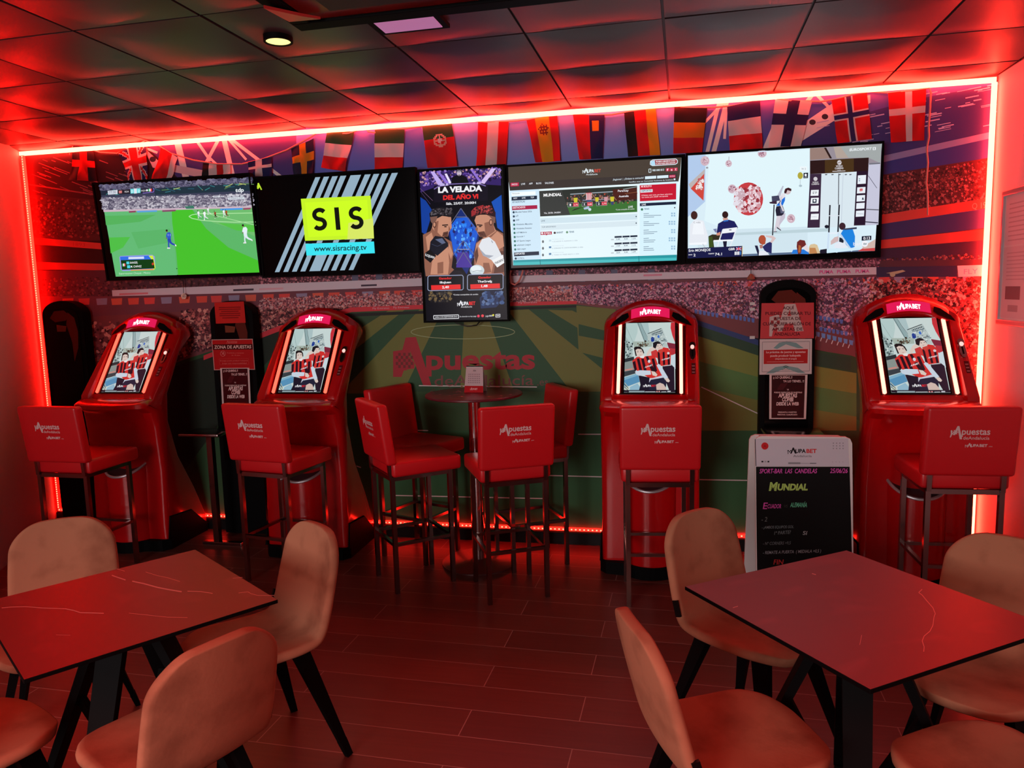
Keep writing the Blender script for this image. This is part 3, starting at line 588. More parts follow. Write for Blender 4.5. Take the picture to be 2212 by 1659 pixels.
d.poly([(1950, 720), (1980, 660), (2040, 640), (2090, 680), (2120, 740), (2170, 840), (2100, 860), (2000, 800)], (222, 226, 232)); d.poly([(1960, 740), (2010, 790), (2080, 800), (2040, 820), (1990, 800)], (160, 166, 180)); d.line([(2060, 670), (2072, 690)], 5, (130, 130, 140)); d.poly([(2064, 840), (2160, 790), (2170, 860), (2110, 900)], (236, 238, 240)); d.text('THEGREFG', 2088, 876, 74, 20, (40, 40, 50), -34, .02)
d.ell(1938, 925, 62, 48, (200, 214, 220)); d.ell(1930, 910, 44, 26, (226, 236, 240)); d.line([(1900, 935), (1940, 925), (1985, 930)], 4, (140, 150, 160))
# lower cloth and boxes
d.poly([(1520, 1110), (1720, 1090), (1740, 1200), (1540, 1200)], (16, 14, 18)); d.speck([(1520, 1110), (1720, 1090), (1740, 1190), (1540, 1190)], 70, 12, [(60, 54, 50), (30, 28, 34), (110, 90, 60)]); d.poly([(1960, 1160), (2010, 1100), (2150, 1095), (2176, 1170), (2100, 1240), (1970, 1250)], (30, 44, 80)); d.speck([(1980, 1110), (2150, 1100), (2160, 1200), (1980, 1230)], 60, 13, [(60, 84, 130), (20, 26, 50), (90, 110, 150)])
def rr(x0, y0, x1, y1, dy): d.line([(x0+10, y0), (x1-10, y0+dy), (x1, y0+dy+12), (x1, y1+dy-10), (x1-10, y1+dy), (x0+10, y1), (x0, y1-10), (x0, y0+12), (x0+10, y0)], 6, (150, 160, 190))
d.poly([(1520, 972), (1818, 966), (1820, 1092), (1526, 1098)], (14, 12, 18)); rr(1518, 972, 1820, 1098, -7); d.poly([(1858, 962), (2158, 954), (2160, 1084), (1860, 1092)], (14, 12, 18)); rr(1856, 962, 2160, 1092, -8)
RD = (226, 44, 44)
d.poly([(1546, 1052), (1796, 1044), (1798, 1084), (1548, 1092)], RD); d.poly([(1880, 1044), (2132, 1036), (2134, 1076), (1882, 1084)], RD)
WH = (236, 236, 242)
d.text('Ganador', 1612, 1002, 110, 18, RD, -3, .03); d.text('Ganador', 1948, 994, 110, 18, RD, -3, .03); d.text('IlloJuan', 1620, 1036, 96, 17, WH, -3, .03); d.text('TheGrefg', 1942, 1028, 124, 17, WH, -3, .03); d.text('2,40', 1640, 1078, 58, 19, WH, -2, .03); d.text('1,48', 1974, 1068, 54, 19, WH, -2, .03)
d.text('LA VELADA', 1606, 262, 376, 46, WH, -16, .05); d.text('DEL A\u00d1O VI', 1648, 322, 300, 36, RD, -12, .05); d.text('S\u00e1b, 25/07. 20:00H', 1674, 366, 254, 20, WH, -10, .02)
d.text('*Cuotas susceptibles de cambio', 1734, 1138, 214, 12, WH, -4); betting_mark(d, 1768, 1222, 156, 28, WH, RD, -4); d.text('Andaluc\u00eda', 1800, 1243, 96, 14, WH, -3)
d.line([(1568, 1310), (1780, 1303), (1781, 1334), (1569, 1340), (1568, 1310)], 5, WH); d.text('JUEGA CON RESPONSABILIDAD', 1580, 1330, 190, 13, WH, -5); d.text('Sin diversi\u00f3n no hay juego', 1790, 1324, 142, 11, WH, -4); d.ell(1950, 1314, 11, 12, (226, 60, 90)); d.ell(1985, 1312, 12, 12, (230, 70, 80)); d.text('jugarBIEN', 2010, 1320, 66, 14, WH, -2); d.ell(2076, 1306, 8, 8, (226, 220, 60)); d.line([(2098, 1300), (2134, 1298), (2134, 1322), (2098, 1324), (2098, 1300)], 4, WH); d.line([(2104, 1312), (2128, 1310)], 6, WH)
d.line([(1452, 225), (1560, 330)], 3, (120, 90, 120)); d.line([(1455, 250), (1540, 360)], 3, (80, 60, 110))
d.build('poster_picture', SCREEN, t)
# --- betting web page
t, d = tv('wall screen with a white and blue betting web page, right of the upright screen', -1.008, .088, 1.830, 2.482, -.12, -.12, (1080, 320), 5.267)
d.poly([(75, 216), (2064, 106), (2010, 1278), (150, 1334)], (228, 244, 250))
d.poly([(75, 216), (2064, 106), (2048, 300), (2030, 380), (112, 484)], (74, 64, 56)); d.poly([(100, 395), (2020, 285), (2018, 380), (112, 484)], (62, 54, 52))  # dark header, a brown-grey wash of room reflection painted into its colour
d.poly([(112, 484), (445, 466), (470, 1262), (150, 1280)], (206, 230, 246)); d.poly([(1590, 400), (2022, 378), (2014, 1212), (1590, 1222)], (214, 240, 250))
d.poly([(150, 1275), (2012, 1212), (2010, 1278), (152, 1334)], (40, 150, 160)); d.poly([(152, 1300), (2010, 1245), (2010, 1278), (152, 1334)], (70, 186, 190)); d.line([(456, 1268), (460, 1325)], 8, (30, 120, 130)); d.line([(1580, 1226), (1582, 1290)], 8, (30, 120, 130))
NV, MG2 = (34, 44, 64), (168, 30, 70)
betting_mark(d, 938, 278, 210, 34, (226, 236, 240), (196, 72, 60), -6); d.text('Andaluc\u00eda', 980, 310, 130, 20, (226, 236, 240), -6)
d.poly([(1712, 150), (1740, 134), (2000, 122), (2020, 140), (2018, 170), (1995, 184), (1735, 200), (1710, 186)], (160, 60, 70)); d.line([(1712, 150), (1740, 134), (2000, 122), (2020, 140), (2018, 170), (1995, 184), (1735, 200), (1710, 186), (1712, 150)], 8, (220, 236, 246)); d.poly([(1715, 150), (1760, 138), (1768, 196), (1720, 194)], (180, 220, 244)); d.text('PROHIBIDO A MENORES DE 18 A\u00d1OS', 1774, 162, 220, 16, (240, 240, 244), -12, .02); d.text('EL JUEGO PUEDE CREAR ADICCI\u00d3N', 1774, 186, 220, 16, (240, 240, 244), -12, .02)
d.line([(1694, 238), (1718, 236), (1718, 276), (1694, 277), (1694, 238)], 6, (220, 236, 244)); d.text('900 840 813', 1734, 264, 132, 22, (220, 236, 244), -8, .02)
for k, s_ in enumerate(('f', 'o', 'X')): x = 1888+k*46; d.poly([(x, 228-k*2), (x+40, 226-k*2), (x+40, 262-k*2), (x, 264-k*2)], (200, 50, 80)); d.text(s_, x+10, 258-k*2, 18, 24, (250, 240, 244), 0, .03)
d.text('\u00a1Reg\u00edstrate!  |  \u00bfOlvidaste tu contrase\u00f1a?', 1286, 368, 350, 20, (206, 220, 230), -22, .01); d.poly([(1650, 322), (1778, 314), (1778, 346), (1650, 354)], (216, 236, 246)); d.poly([(1788, 314), (1916, 306), (1916, 338), (1788, 346)], (216, 236, 246)); d.poly([(1926, 306), (1996, 302), (1996, 334), (1926, 338)], (190, 36, 80)); d.text('ENTRAR', 1932, 328, 58, 14, (240, 220, 230), -3); d.text('Certifico estar en: Comunidad Aut\u00f3noma de Andaluc\u00eda', 1468, 394, 500, 17, (214, 226, 234), -28); d.poly([(1976, 346), (1996, 345), (1996, 364), (1976, 365)], (220, 230, 240))
d.poly([(120, 395), (216, 390), (216, 432), (120, 438)], (190, 36, 70))
for s_, x, w in (('INICIO', 134, 66), ('LIVE', 242, 44), ('APP', 330, 42), ('BLOG', 412, 58), ('SALONES', 512, 100)): d.text(s_, x, 424-(x-130)*.045, w, 20, (226, 232, 240), -3, .015)
d.poly([(130, 505), (405, 490), (405, 530), (132, 545)], (244, 250, 252)); d.text('B\u00fasqueda', 144, 524, 80, 14, (90, 110, 130), -3); d.poly([(132, 556), (422, 540), (422, 582), (132, 598)], NV)
for s_, x, w in (('HOY', 154, 44), ('LIVE', 250, 40), ('TOP', 348, 40)): d.text(s_, x, 580-(x-154)*.05, w, 17, (226, 234, 244), -2, .02)
d.text('ESTAD\u00cdSTICAS', 142, 624, 142, 19, (60, 80, 110), -8, .015); d.poly([(136, 662), (424, 648), (426, 690), (138, 706)], MG2); d.text('DESTACADOS', 146, 690, 142, 21, (250, 230, 238), -8, .02)
for k, s_ in enumerate(('Mundial F\u00fatbol 2026', 'ACB', 'WNBA', 'Wimbledon Masculino', 'Wimbledon Femenino', 'ATP Mallorca', 'F\u00f3rmula 1', 'GT Sports League', 'eAdriatic League', 'NBA League')):
    y = 736+k*47; d.ell(156+k*2, y-6, 12, 13, (40, 60, 80) if k < 3 else (60, 120, 110)); d.text(s_, 176+k*2.2, y, len(s_)*9.8, 17, (50, 66, 90), -8, .008)
d.poly([(160, 1188), (444, 1174), (446, 1216), (162, 1232)], NV); d.text('DEPORTES', 170, 1214, 112, 20, (240, 244, 250), -6, .02); d.text('F\u00daTBOL', 200, 1264, 78, 18, (40, 60, 90), -4); d.ell(180, 1256, 12, 13, (40, 60, 80))
d.poly([(446, 488), (1560, 428), (1562, 726), (458, 778)], (46, 50, 46)); d.poly([(452, 660), (1561, 600), (1562, 726), (458, 778)], (60, 112, 52)); d.poly([(446, 488), (700, 474), (800, 760), (458, 778)], (58, 60, 58)); d.speck([(760, 540), (1560, 500), (1561, 620), (760, 650)], 260, 8, [(110, 90, 90), (70, 50, 56), (150, 120, 110), (40, 34, 38), (180, 80, 60)]); d.poly([(800, 520), (1290, 490), (1290, 500), (800, 530)], (160, 170, 180)); d.poly([(940, 590), (1300, 575), (1300, 582), (940, 597)], (150, 160, 190)); d.poly([(1280, 470), (1560, 450), (1560, 580), (1300, 600)], (76, 34, 28)); d.line([(1400, 470), (1556, 440)], 8, (150, 160, 160)); d.line([(1420, 520), (1556, 500)], 5, (150, 90, 60))
for x, y, k, c in ((860, 600, 1.0, (206, 196, 50)), (1010, 560, 1.5, (200, 60, 70)), (1102, 592, .9, (206, 196, 50)), (1205, 590, 1.0, (206, 150, 160)), (1276, 588, 1.0, (206, 196, 50))):
    d.ell(x+6*k, y-50*k, 9*k, 11*k, (60, 44, 40)); d.poly([(x-22*k, y-34*k), (x+24*k, y-36*k), (x+20*k, y+20*k), (x-16*k, y+22*k)], c); d.poly([(x-18*k, y+20*k), (x+22*k, y+18*k), (x+14*k, y+60*k), (x-8*k, y+58*k)], (60, 70, 110)); d.line([(x-20*k, y-30*k), (x-50*k, y-6*k)], 8*k, (150, 110, 90)); d.line([(x+22*k, y-30*k), (x+50*k, y+6*k)], 8*k, (150, 110, 90))
for k in range(4): d.poly([(980+k*18, 514), (988+k*18, 513), (990+k*16, 590), (982+k*16, 591)], (236, 230, 236))
d.ell(1022, 698, 17, 17, (200, 216, 230)); d.poly([(810, 720), (850, 690), (960, 668), (900, 690)], (40, 50, 34)); d.poly([(950, 680), (1010, 660), (1020, 690), (960, 700)], (170, 190, 214))
for x, a, b_ in ((772, '1', '2,75'), (932, 'X', '2,80'), (1096, '2', '2,70')): y = 622-(x-772)*.042; d.poly([(x, y), (x+124, y-6), (x+124, y+44), (x, y+50)], (150, 160, 160)); d.poly([(x+4, y+4), (x+120, y-2), (x+120, y+40), (x+4, y+46)], (50, 56, 58)); d.poly([(x+60, y+2), (x+120, y-1), (x+120, y+40), (x+60, y+42)], (206, 40, 60)); d.text(a, x+20, y+36, 18, 24, WH, 0, .03); d.text(b_, x+66, y+32, 48, 18, (250, 210, 214), -2, .02)
d.text('MUNDIAL', 496, 552, 208, 32, (240, 240, 240), -10, .04); d.text('Paraguay', 1342, 498, 122, 22, WH, -6, .02); d.text('Australia', 1352, 560, 112, 22, WH, -6, .02); d.text('LIVE', 1460, 680, 52, 22, WH, -3, .02); d.text('*Cuota susceptible de cambio', 1316, 708, 214, 15, WH, -10); d.text('Vie, 26/06. 04:00H', 500, 748, 190, 18, WH, -8, .01)
d.poly([(460, 800), (1562, 748), (1562, 812), (462, 862)], (206, 226, 236)); d.poly([(462, 876), (1562, 824), (1562, 884), (464, 936)], (214, 230, 238)); d.text('LIVE', 470, 836, 42, 16, (70, 90, 110), -2, .01); d.text('TOP APOSTADO', 474, 908, 162, 17, (90, 104, 120), -8, .005); d.ell(1550, 778, 7, 8, (60, 70, 80)); d.ell(1550, 853, 7, 8, (60, 70, 80))
d.poly([(462, 954), (590, 948), (592, 982), (462, 988)], (176, 26, 66)); d.poly([(515, 984), (545, 983), (530, 993)], (176, 26, 66)); d.text('F\u00daTBOL', 502, 979, 82, 20, (250, 236, 240), -4, .02); d.ell(480, 968, 12, 12, (240, 240, 240)); d.ell(624, 964, 13, 13, (70, 50, 50)); d.text('BASKET', 646, 970, 74, 18, (50, 90, 120), -4, .02); d.ell(764, 957, 13, 13, (110, 150, 120)); d.text('TENIS', 786, 963, 58, 18, (50, 90, 120), -3, .02)
for r_, (a, o) in enumerate((('S. ECUADOR VS. ALEMANIA (1) 2026', ('5,40', '4,50', '1,55')), ('S. CURAZAO VS. COSTA DE MARFIL (1) 2026', ('17,00', '8,00', '1,15')), ('S. T\u00daNEZ VS. PA\u00cdSES BAJOS (1) 2026', ('20,00', '9,00', '1,09')))):
    y = 1060+r_*76; d.text(a, 594, y+10, len(a)*9, 12, (150, 160, 170) if r_ != 1 else (110, 120, 130), -14); d.ell(490, y+4, 12, 16, (110, 116, 120)); d.poly([(558, y-18), (584, y-20), (584, y+2), (558, y+4)], (90, 130, 170) if r_ else (200, 220, 230)); d.line([(1264, y-18), (1296, y-20)], 14, (190, 200, 206)); d.text('FIFA WORLD CUP 2026', 596, y-18, 130, 9, (190, 200, 206), -4)
    for k in range(3): x = 1304+k*89; d.poly([(x, y-58-k*4), (x+82, y-62-k*4), (x+82, y-42-k*4), (x, y-38-k*4)], NV); d.text(o[k], x+20, y-16-k*4, 42, 15, (50, 70, 90), -2, .01); d.line([(x, y-6-k*4), (x+82, y-10-k*4)], 3, (180, 200, 214))
d.poly([(1590, 424), (2006, 402), (2004, 584), (1592, 606)], (196, 26, 50)); d.text('MI BOLETO', 1606, 448, 120, 20, (250, 220, 226), -6, .02); d.poly([(1598, 474), (1736, 467), (1736, 500), (1598, 508)], (226, 236, 244)); d.text('DEPORTES', 1608, 498, 118, 20, (50, 60, 90), -6, .02); d.text('El Boleto est\u00e1 vac\u00edo, por favor selecciona', 1612, 546, 350, 15, (250, 214, 220), -18, .008); d.text('tus cuotas para a\u00f1adir una apuesta', 1612, 568, 300, 15, (250, 214, 220), -16, .008)
d.poly([(1592, 628), (2004, 608), (2004, 640), (1592, 662)], (28, 36, 60)); d.text('LIVE', 1614, 652, 46, 18, WH, -2, .02); d.ell(1616, 698, 14, 14, (60, 120, 90)); d.text('TENIS', 1638, 702, 60, 17, (50, 90, 120), -3, .015); d.ell(1988, 678, 7, 8, (60, 40, 60))
for k in range(5):
    y = 744+k*94
    for j in range(3): d.para(1634, y+j*20, 1634+(60, 200-k*22, 120)[j], y-4+j*20, 7, (130, 150, 170))
    for j in range(2):
        for i_ in range(3 if k % 2 else 2): x = 1976-i_*28; d.rect(x, y-10+j*26, x+18, y+8+j*26, (150, 186, 214), i_ == 0 and j == 0)
d.build('web_page', SCREEN, t)
# --- climbing broadcast
t, d = tv('rightmost wall screen showing a bright indoor climbing contest', .092, 1.190, 1.832, 2.486, -.125, -.125, (1470, 290), 4.809)
d.poly([(76, 222), (2092, 98), (2018, 1212), (74, 1290)], (214, 234, 244))
d.poly([(78, 222), (260, 212), (255, 700), (76, 860)], (176, 200, 232)); d.poly([(300, 215), (1340, 160), (1320, 960), (560, 1020), (250, 900), (290, 400)], (222, 242, 248)); d.poly([(170, 1000), (1320, 960), (1320, 1200), (640, 1262), (180, 1180)], (206, 226, 236)); d.poly([(560, 1025), (1540, 975), (1540, 1010), (560, 1050)], (186, 208, 216))
d.poly([(1344, 145), (2090, 98), (2055, 940), (1344, 970)], (150, 140, 150)); d.poly([(1344, 145), (1490, 140), (1560, 250), (1344, 268)], (150, 124, 116)); d.poly([(1490, 140), (1512, 138), (1574, 250), (1552, 252)], (44, 26, 24)); d.poly([(1590, 132), (2090, 100), (2076, 300), (1955, 245), (1745, 245)], (160, 166, 166)); d.poly([(1590, 132), (1660, 128), (1745, 245), (1620, 250)], (176, 160, 150))
d.poly([(1955, 300), (2075, 290), (2055, 940), (1920, 945)], (196, 196, 216)); d.line([(1958, 308), (2074, 300)], 16, (110, 110, 120)); d.line([(1950, 430), (2040, 560)], 5, (60, 60, 80)); d.line([(1930, 780), (2060, 786)], 10, (90, 90, 100)); d.line([(1920, 910), (2052, 920)], 10, (40, 40, 60))
d.poly([(1346, 275), (1955, 242), (1950, 385), (1346, 412)], (44, 24, 24)); d.poly([(1500, 268), (1800, 252), (1800, 392), (1500, 405)], (72, 50, 26)); d.poly([(1346, 412), (1464, 410), (1446, 970), (1318, 972)], (58, 40, 62)); d.poly([(1830, 385), (1950, 382), (1918, 944), (1800, 946)], (40, 22, 42)); d.poly([(1464, 410), (1830, 388), (1800, 960), (1446, 970)], (214, 228, 236)); d.line([(1644, 408), (1640, 730)], 8, (60, 60, 70)); d.line([(1690, 400), (1670, 930)], 4, (180, 190, 206))
for x in (1500, 1566, 1640, 1705, 1752): d.poly([(x, 415), (x+26, 413), (x+22, 424), (x+4, 426)], (90, 90, 100))
EMB = (206, 202, 206)
d.ell(1650, 294, 24, 26, EMB, 8); d.line([(1632, 300), (1668, 286)], 6, (110, 90, 80)); d.text('WORLD', 1614, 342, 70, 19, EMB, -3, .03); d.text('CLIMBING', 1602, 364, 90, 18, EMB, -3, .03); d.text('SERIES', 1628, 378, 38, 8, EMB); d.line([(1578, 386), (1712, 380)], 7, EMB)
d.ell(1402, 464, 22, 22, EMB, 8); d.text('WORLD', 1370, 508, 62, 15, EMB, -2, .03); d.text('CLIMBING', 1360, 526, 80, 14, EMB, -2, .03)
for y in (580, 662, 744, 828): d.poly([(1356, y), (1436, y-3), (1432, y+58), (1350, y+60)], (236, 240, 244))
d.text('E\u2032P', 1374, 620, 44, 24, (40, 40, 50)); d.poly([(1372, 674), (1414, 672), (1412, 712), (1370, 714)], (30, 40, 60)); d.ell(1392, 690, 12, 13, (236, 240, 244), 7); d.text('CONTROL', 1362, 862, 56, 9, (150, 150, 170))
for y, h in ((428, 90), (552, 64), (636, 64), (716, 60), (796, 62)): d.poly([(1842-(y-428)*.05, y), (1928-(y-428)*.05, y-5), (1924-(y-428)*.05, y+h-5), (1838-(y-428)*.05, y+h)], (230, 236, 244))
d.poly([(1862, 566), (1892, 564), (1890, 590), (1860, 592)], (200, 50, 60)); d.text('CER', 1864, 586, 22, 12, (240, 200, 200)); d.poly([(1882, 680), (1894, 650), (1906, 680)], (40, 50, 70)); d.line([(1852, 464), (1866, 463)], 7, (60, 140, 120)); d.line([(1852, 484), (1866, 483)], 7, (60, 100, 140)); d.text('B Solutions', 1836, 832, 62, 14, (130, 140, 160))
def blob(x, y, rx, ry, n): 
    d.ell(x, y, rx, ry, (206, 178, 190)); d.speck([(x-rx*.62, y-ry*.62), (x+rx*.62, y-ry*.62), (x+rx*.62, y+ry*.62), (x-rx*.62, y+ry*.62)], n, max(6, rx*.16), [(176, 130, 150), (226, 206, 216), (150, 96, 116)])
blob(254, 278, 46, 50, 30); blob(500, 304, 33, 36, 24); blob(848, 200, 46, 42, 26); blob(536, 568, 44, 46, 30); blob(1148, 876, 42, 46, 30); d.line([(503, 232), (502, 268)], 5, (150, 150, 160)); d.ell(276, 348, 12, 10, (150, 150, 160))
d.poly([(802, 176), (900, 170), (896, 182), (804, 188)], (206, 222, 240))
d.ell(706, 672, 152, 172, (196, 60, 66)); d.speck([(590, 560), (820, 545), (830, 790), (610, 800)], 170, 20, [(226, 200, 210), (206, 150, 160), (150, 50, 60), (236, 220, 226)]); d.speck([(570, 590), (660, 580), (640, 760), (570, 740)], 50, 20, [(226, 220, 230), (200, 170, 180)])
d.poly([(254, 360), (84, 520), (106, 565), (250, 430)], (186, 176, 176)); d.poly([(246, 410), (106, 565), (238, 690), (246, 560)], (206, 70, 60)); d.speck([(190, 470), (235, 450), (230, 580), (160, 570)], 26, 14, [(236, 226, 226), (190, 90, 90)])
d.ell(1244, 430, 28, 36, (176, 166, 60)); d.line([(1244, 470), (1242, 530)], 7, (190, 206, 214)); d.ell(1246, 536, 17, 12, (170, 190, 200)); d.rect(1240, 336, 1314, 380, (236, 244, 248)); d.text('W 3', 1256, 370, 44, 20, (120, 130, 140)); d.poly([(1278, 402), (1326, 399), (1324, 456), (1276, 458)], (20, 26, 40)); d.ell(1300, 424, 13, 14, (236, 240, 244), 7); d.line([(1284, 446), (1316, 444)], 5, (200, 206, 214))
# climber and cameraman's tripod
WS, NB = (206, 190, 196), (34, 36, 96)
d.poly([(975, 690), (1060, 535), (1072, 540), (1030, 660)], (186, 190, 206)); d.poly([(1000, 850), (1040, 846), (1036, 900), (1030, 960), (1044, 1000), (1020, 990), (1000, 960), (990, 1010), (970, 1012), (985, 940)], (214, 206, 216)); d.poly([(1046, 830), (1090, 820), (1085, 870), (1040, 930), (1020, 960), (1030, 900)], (196, 190, 206)); d.poly([(996, 750), (1060, 740), (1082, 800), (1070, 830), (1050, 846), (996, 850), (986, 790)], (36, 34, 52)); d.poly([(1030, 760), (1070, 790), (1080, 820), (1040, 820)], (90, 94, 120)); d.poly([(1000, 740), (1020, 660), (1060, 610), (1088, 620), (1086, 680), (1060, 745)], (226, 222, 230)); d.poly([(990, 745), (1040, 690), (1086, 650), (1084, 690), (1060, 742)], (30, 110, 214)); d.poly([(1030, 660), (1060, 640), (1044, 720), (1080, 800), (1060, 800), (1030, 730)], (214, 206, 214)); d.ell(1112, 592, 34, 34, (206, 186, 190)); d.poly([(1076, 600), (1088, 566), (1120, 554), (1152, 568), (1150, 592), (1110, 580), (1098, 612), (1080, 616)], (60, 26, 32)); d.poly([(1000, 960), (1046, 996), (1040, 1002), (1000, 976)], (70, 66, 80)); d.poly([(968, 1010), (1000, 1008), (1004, 1016), (966, 1018)], (90, 86, 100))
d.poly([(946, 644), (1020, 636), (1034, 690), (950, 700)], (66, 66, 92)); d.poly([(920, 706), (1000, 690), (1000, 726), (930, 720)], (60, 40, 60)); d.line([(972, 730), (956, 1050)], 12, (40, 40, 50)); d.line([(1040, 690), (1020, 720)], 8, (60, 60, 90))
# seated judges
d.poly([(100, 940), (150, 880), (240, 900), (262, 980), (285, 1050), (280, 1150), (90, 1150)], (228, 232, 240)); d.poly([(140, 900), (230, 910), (246, 1040), (120, 1040)], (238, 242, 248)); d.ell(142, 842, 35, 44, (66, 36, 34)); d.text('C robs', 136, 924, 72, 18, (80, 80, 100)); d.poly([(90, 1130), (270, 1120), (268, 1144), (90, 1150)], (240, 244, 250)); d.line([(230, 1140), (262, 1190)], 8, (190, 196, 206))
d.poly([(376, 1020), (390, 930), (450, 895), (500, 888), (560, 905), (598, 970), (570, 1000), (540, 1095), (420, 1100)], (28, 32, 92)); d.poly([(436, 870), (490, 866), (494, 894), (446, 900)], (206, 160, 146)); d.ell(464, 836, 32, 36, (50, 26, 26)); d.poly([(446, 896), (496, 888), (496, 902), (448, 910)], (40, 110, 200)); d.poly([(290, 1060), (330, 1040), (420, 1046), (410, 1100), (340, 1106), (350, 1180), (296, 1178)], (50, 46, 30)); d.poly([(290, 1070), (330, 1060), (342, 1176), (296, 1178)], (60, 80, 30)); d.poly([(372, 1030), (414, 1014), (412, 1050), (376, 1052)], (206, 140, 120)); d.poly([(338, 985), (376, 980), (376, 1020), (362, 1020)], (120, 130, 170)); d.poly([(440, 984), (592, 966), (572, 1016), (428, 1032)], (236, 240, 246)); d.rect(504, 990, 530, 998, (40, 40, 60)); d.line([(440, 990), (400, 1110), (384, 1166)], 12, (226, 232, 240)); d.line([(575, 1000), (540, 1100), (515, 1166)], 12, (226, 232, 240)); d.poly([(344, 1100), (552, 1092), (545, 1110), (344, 1116)], (240, 244, 250)); d.poly([(440, 1112), (482, 1110), (476, 1180), (450, 1180)], (26, 26, 50))
# front row
d.poly([(640, 1246), (2020, 1190), (2018, 1212), (640, 1268)], (90, 110, 140)); d.poly([(770, 1156), (800, 1156), (830, 1260), (806, 1262)], (30, 30, 60)); d.poly([(850, 1170), (900, 1130), (950, 1110), (946, 1240), (880, 1220)], (40, 42, 96)); d.ell(848, 1096, 38, 48, (150, 76, 56)); d.poly([(812, 1080), (830, 1052), (868, 1050), (886, 1080), (880, 1140), (850, 1150), (830, 1120)], (176, 80, 54)); d.poly([(880, 1050), (960, 1056), (992, 1080), (950, 1130), (930, 1120), (950, 1084), (890, 1066)], (214, 190, 190)); d.poly([(816, 1210), (880, 1212), (926, 1254), (812, 1260)], (226, 230, 240)); d.poly([(820, 1150), (856, 1146), (850, 1186), (826, 1186)], (176, 120, 110))
d.poly([(1150, 1240), (1170, 1200), (1280, 1196), (1330, 1230), (1330, 1246)], (40, 120, 214)); d.poly([(1210, 1120), (1240, 1096), (1290, 1104), (1306, 1150), (1260, 1180), (1250, 1240), (1220, 1244), (1206, 1170)], (110, 40, 40)); d.poly([(1226, 1150), (1250, 1160), (1246, 1230), (1222, 1230)], (176, 96, 50)); d.poly([(1270, 1180), (1310, 1140), (1330, 1190), (1330, 1230)], (226, 214, 220)); d.poly([(1334, 1170), (1350, 1145), (1390, 1138), (1420, 1150), (1450, 1236), (1334, 1242)], (214, 190, 150)); d.poly([(1340, 1180), (1400, 1180), (1420, 1238), (1340, 1240)], (190, 130, 80))
d.poly([(1450, 1200), (1520, 1190), (1520, 1236), (1448, 1240)], (30, 26, 40)); d.line([(1552, 735), (1540, 1030)], 15, (30, 30, 40)); d.line([(1648, 732), (1634, 1030)], 15, (30, 30, 40)); d.line([(1536, 848), (1662, 846)], 7, (220, 226, 236)); d.ell(1518, 960, 22, 18, (30, 30, 44)); d.line([(1534, 1030), (1650, 1024)], 18, (226, 236, 246)); d.line([(1540, 1020), (1526, 1232)], 18, (200, 220, 240)); d.line([(1640, 1020), (1620, 1230)], 18, (200, 220, 240))
d.poly([(1690, 990), (1740, 975), (1790, 990), (1812, 1060), (1808, 1170), (1760, 1190), (1720, 1150), (1660, 1040)], (30, 130, 220)); d.ell(1680, 956, 34, 38, (60, 34, 44)); d.poly([(1560, 1110), (1600, 1070), (1640, 1060), (1640, 1110), (1560, 1150)], (206, 180, 180)); d.poly([(1600, 1150), (1680, 1080), (1730, 1170), (1700, 1190), (1600, 1180)], (226, 230, 240)); d.poly([(1650, 1070), (1700, 1090), (1690, 1130), (1646, 1116)], (30, 36, 50)); d.line([(1660, 1040), (1780, 1215)], 18, (190, 210, 232)); d.poly([(1520, 1190), (1890, 1176), (1880, 1200), (1520, 1236)], (206, 232, 244)); d.poly([(1690, 980), (1830, 965), (1830, 985), (1700, 995)], (60, 66, 90))
d.poly([(1840, 1215), (1900, 1180), (2018, 1176), (2018, 1212)], (200, 70, 70)); d.poly([(1886, 1170), (1990, 1110), (2024, 1090), (2018, 1180), (1900, 1190)], (206, 180, 170))
d.poly([(76, 1186), (642, 1160), (640, 1268), (76, 1290)], (22, 26, 70)); d.text('Erin MONEJOE', 86, 1222, 226, 26, WH, -10, .015); d.text('GBR', 498, 1206, 68, 25, WH, -3, .02); d.poly([(576, 1174), (632, 1171), (632, 1206), (576, 1209)], (50, 60, 130)); d.line([(577, 1176), (631, 1205)], 5, WH); d.line([(577, 1207), (631, 1173)], 5, WH); d.line([(604, 1172), (604, 1207)], 9, (226, 60, 80)); d.line([(576, 1191), (632, 1188)], 8, (226, 60, 80)); d.text('RANK', 84, 1258, 40, 11, WH, -2, .02); d.text('2', 134, 1268, 22, 26, WH, 0, .02); d.text('POINTS', 290, 1248, 58, 12, WH, -3, .02); d.text('74.1', 358, 1260, 72, 27, WH, -3, .015)
for k in range(4): d.poly([(562+k*18, 1220-k), (575+k*18, 1219-k), (575+k*18, 1254-k), (562+k*18, 1255-k)], WH if k < 3 else (60, 120, 190))
d.line([(642, 1166), (640, 1268)], 6, (220, 190, 120)); d.text('EUROSPORT', 1754, 176, 230, 26, (232, 238, 242), -14, .03, .15); d.poly([(1996, 136), (2028, 134), (2027, 164), (1996, 166)], (232, 238, 242)); d.text('1', 2006, 160, 10, 20, (150, 150, 150), 0, .03); d.poly([(1882, 1060), (1982, 1054), (1980, 1098), (1880, 1106)], (20, 24, 46)); d.text('0:13', 1898, 1096, 70, 29, WH, -3, .02); d.text('bar', 1794, 1156, 78, 34, WH, -2, .01); d.ell(1914, 1138, 32, 33, WH); d.text('tv', 1898, 1150, 36, 26, (60, 110, 120), -2, .015)
d.build('broadcast_picture', SCREEN, t)
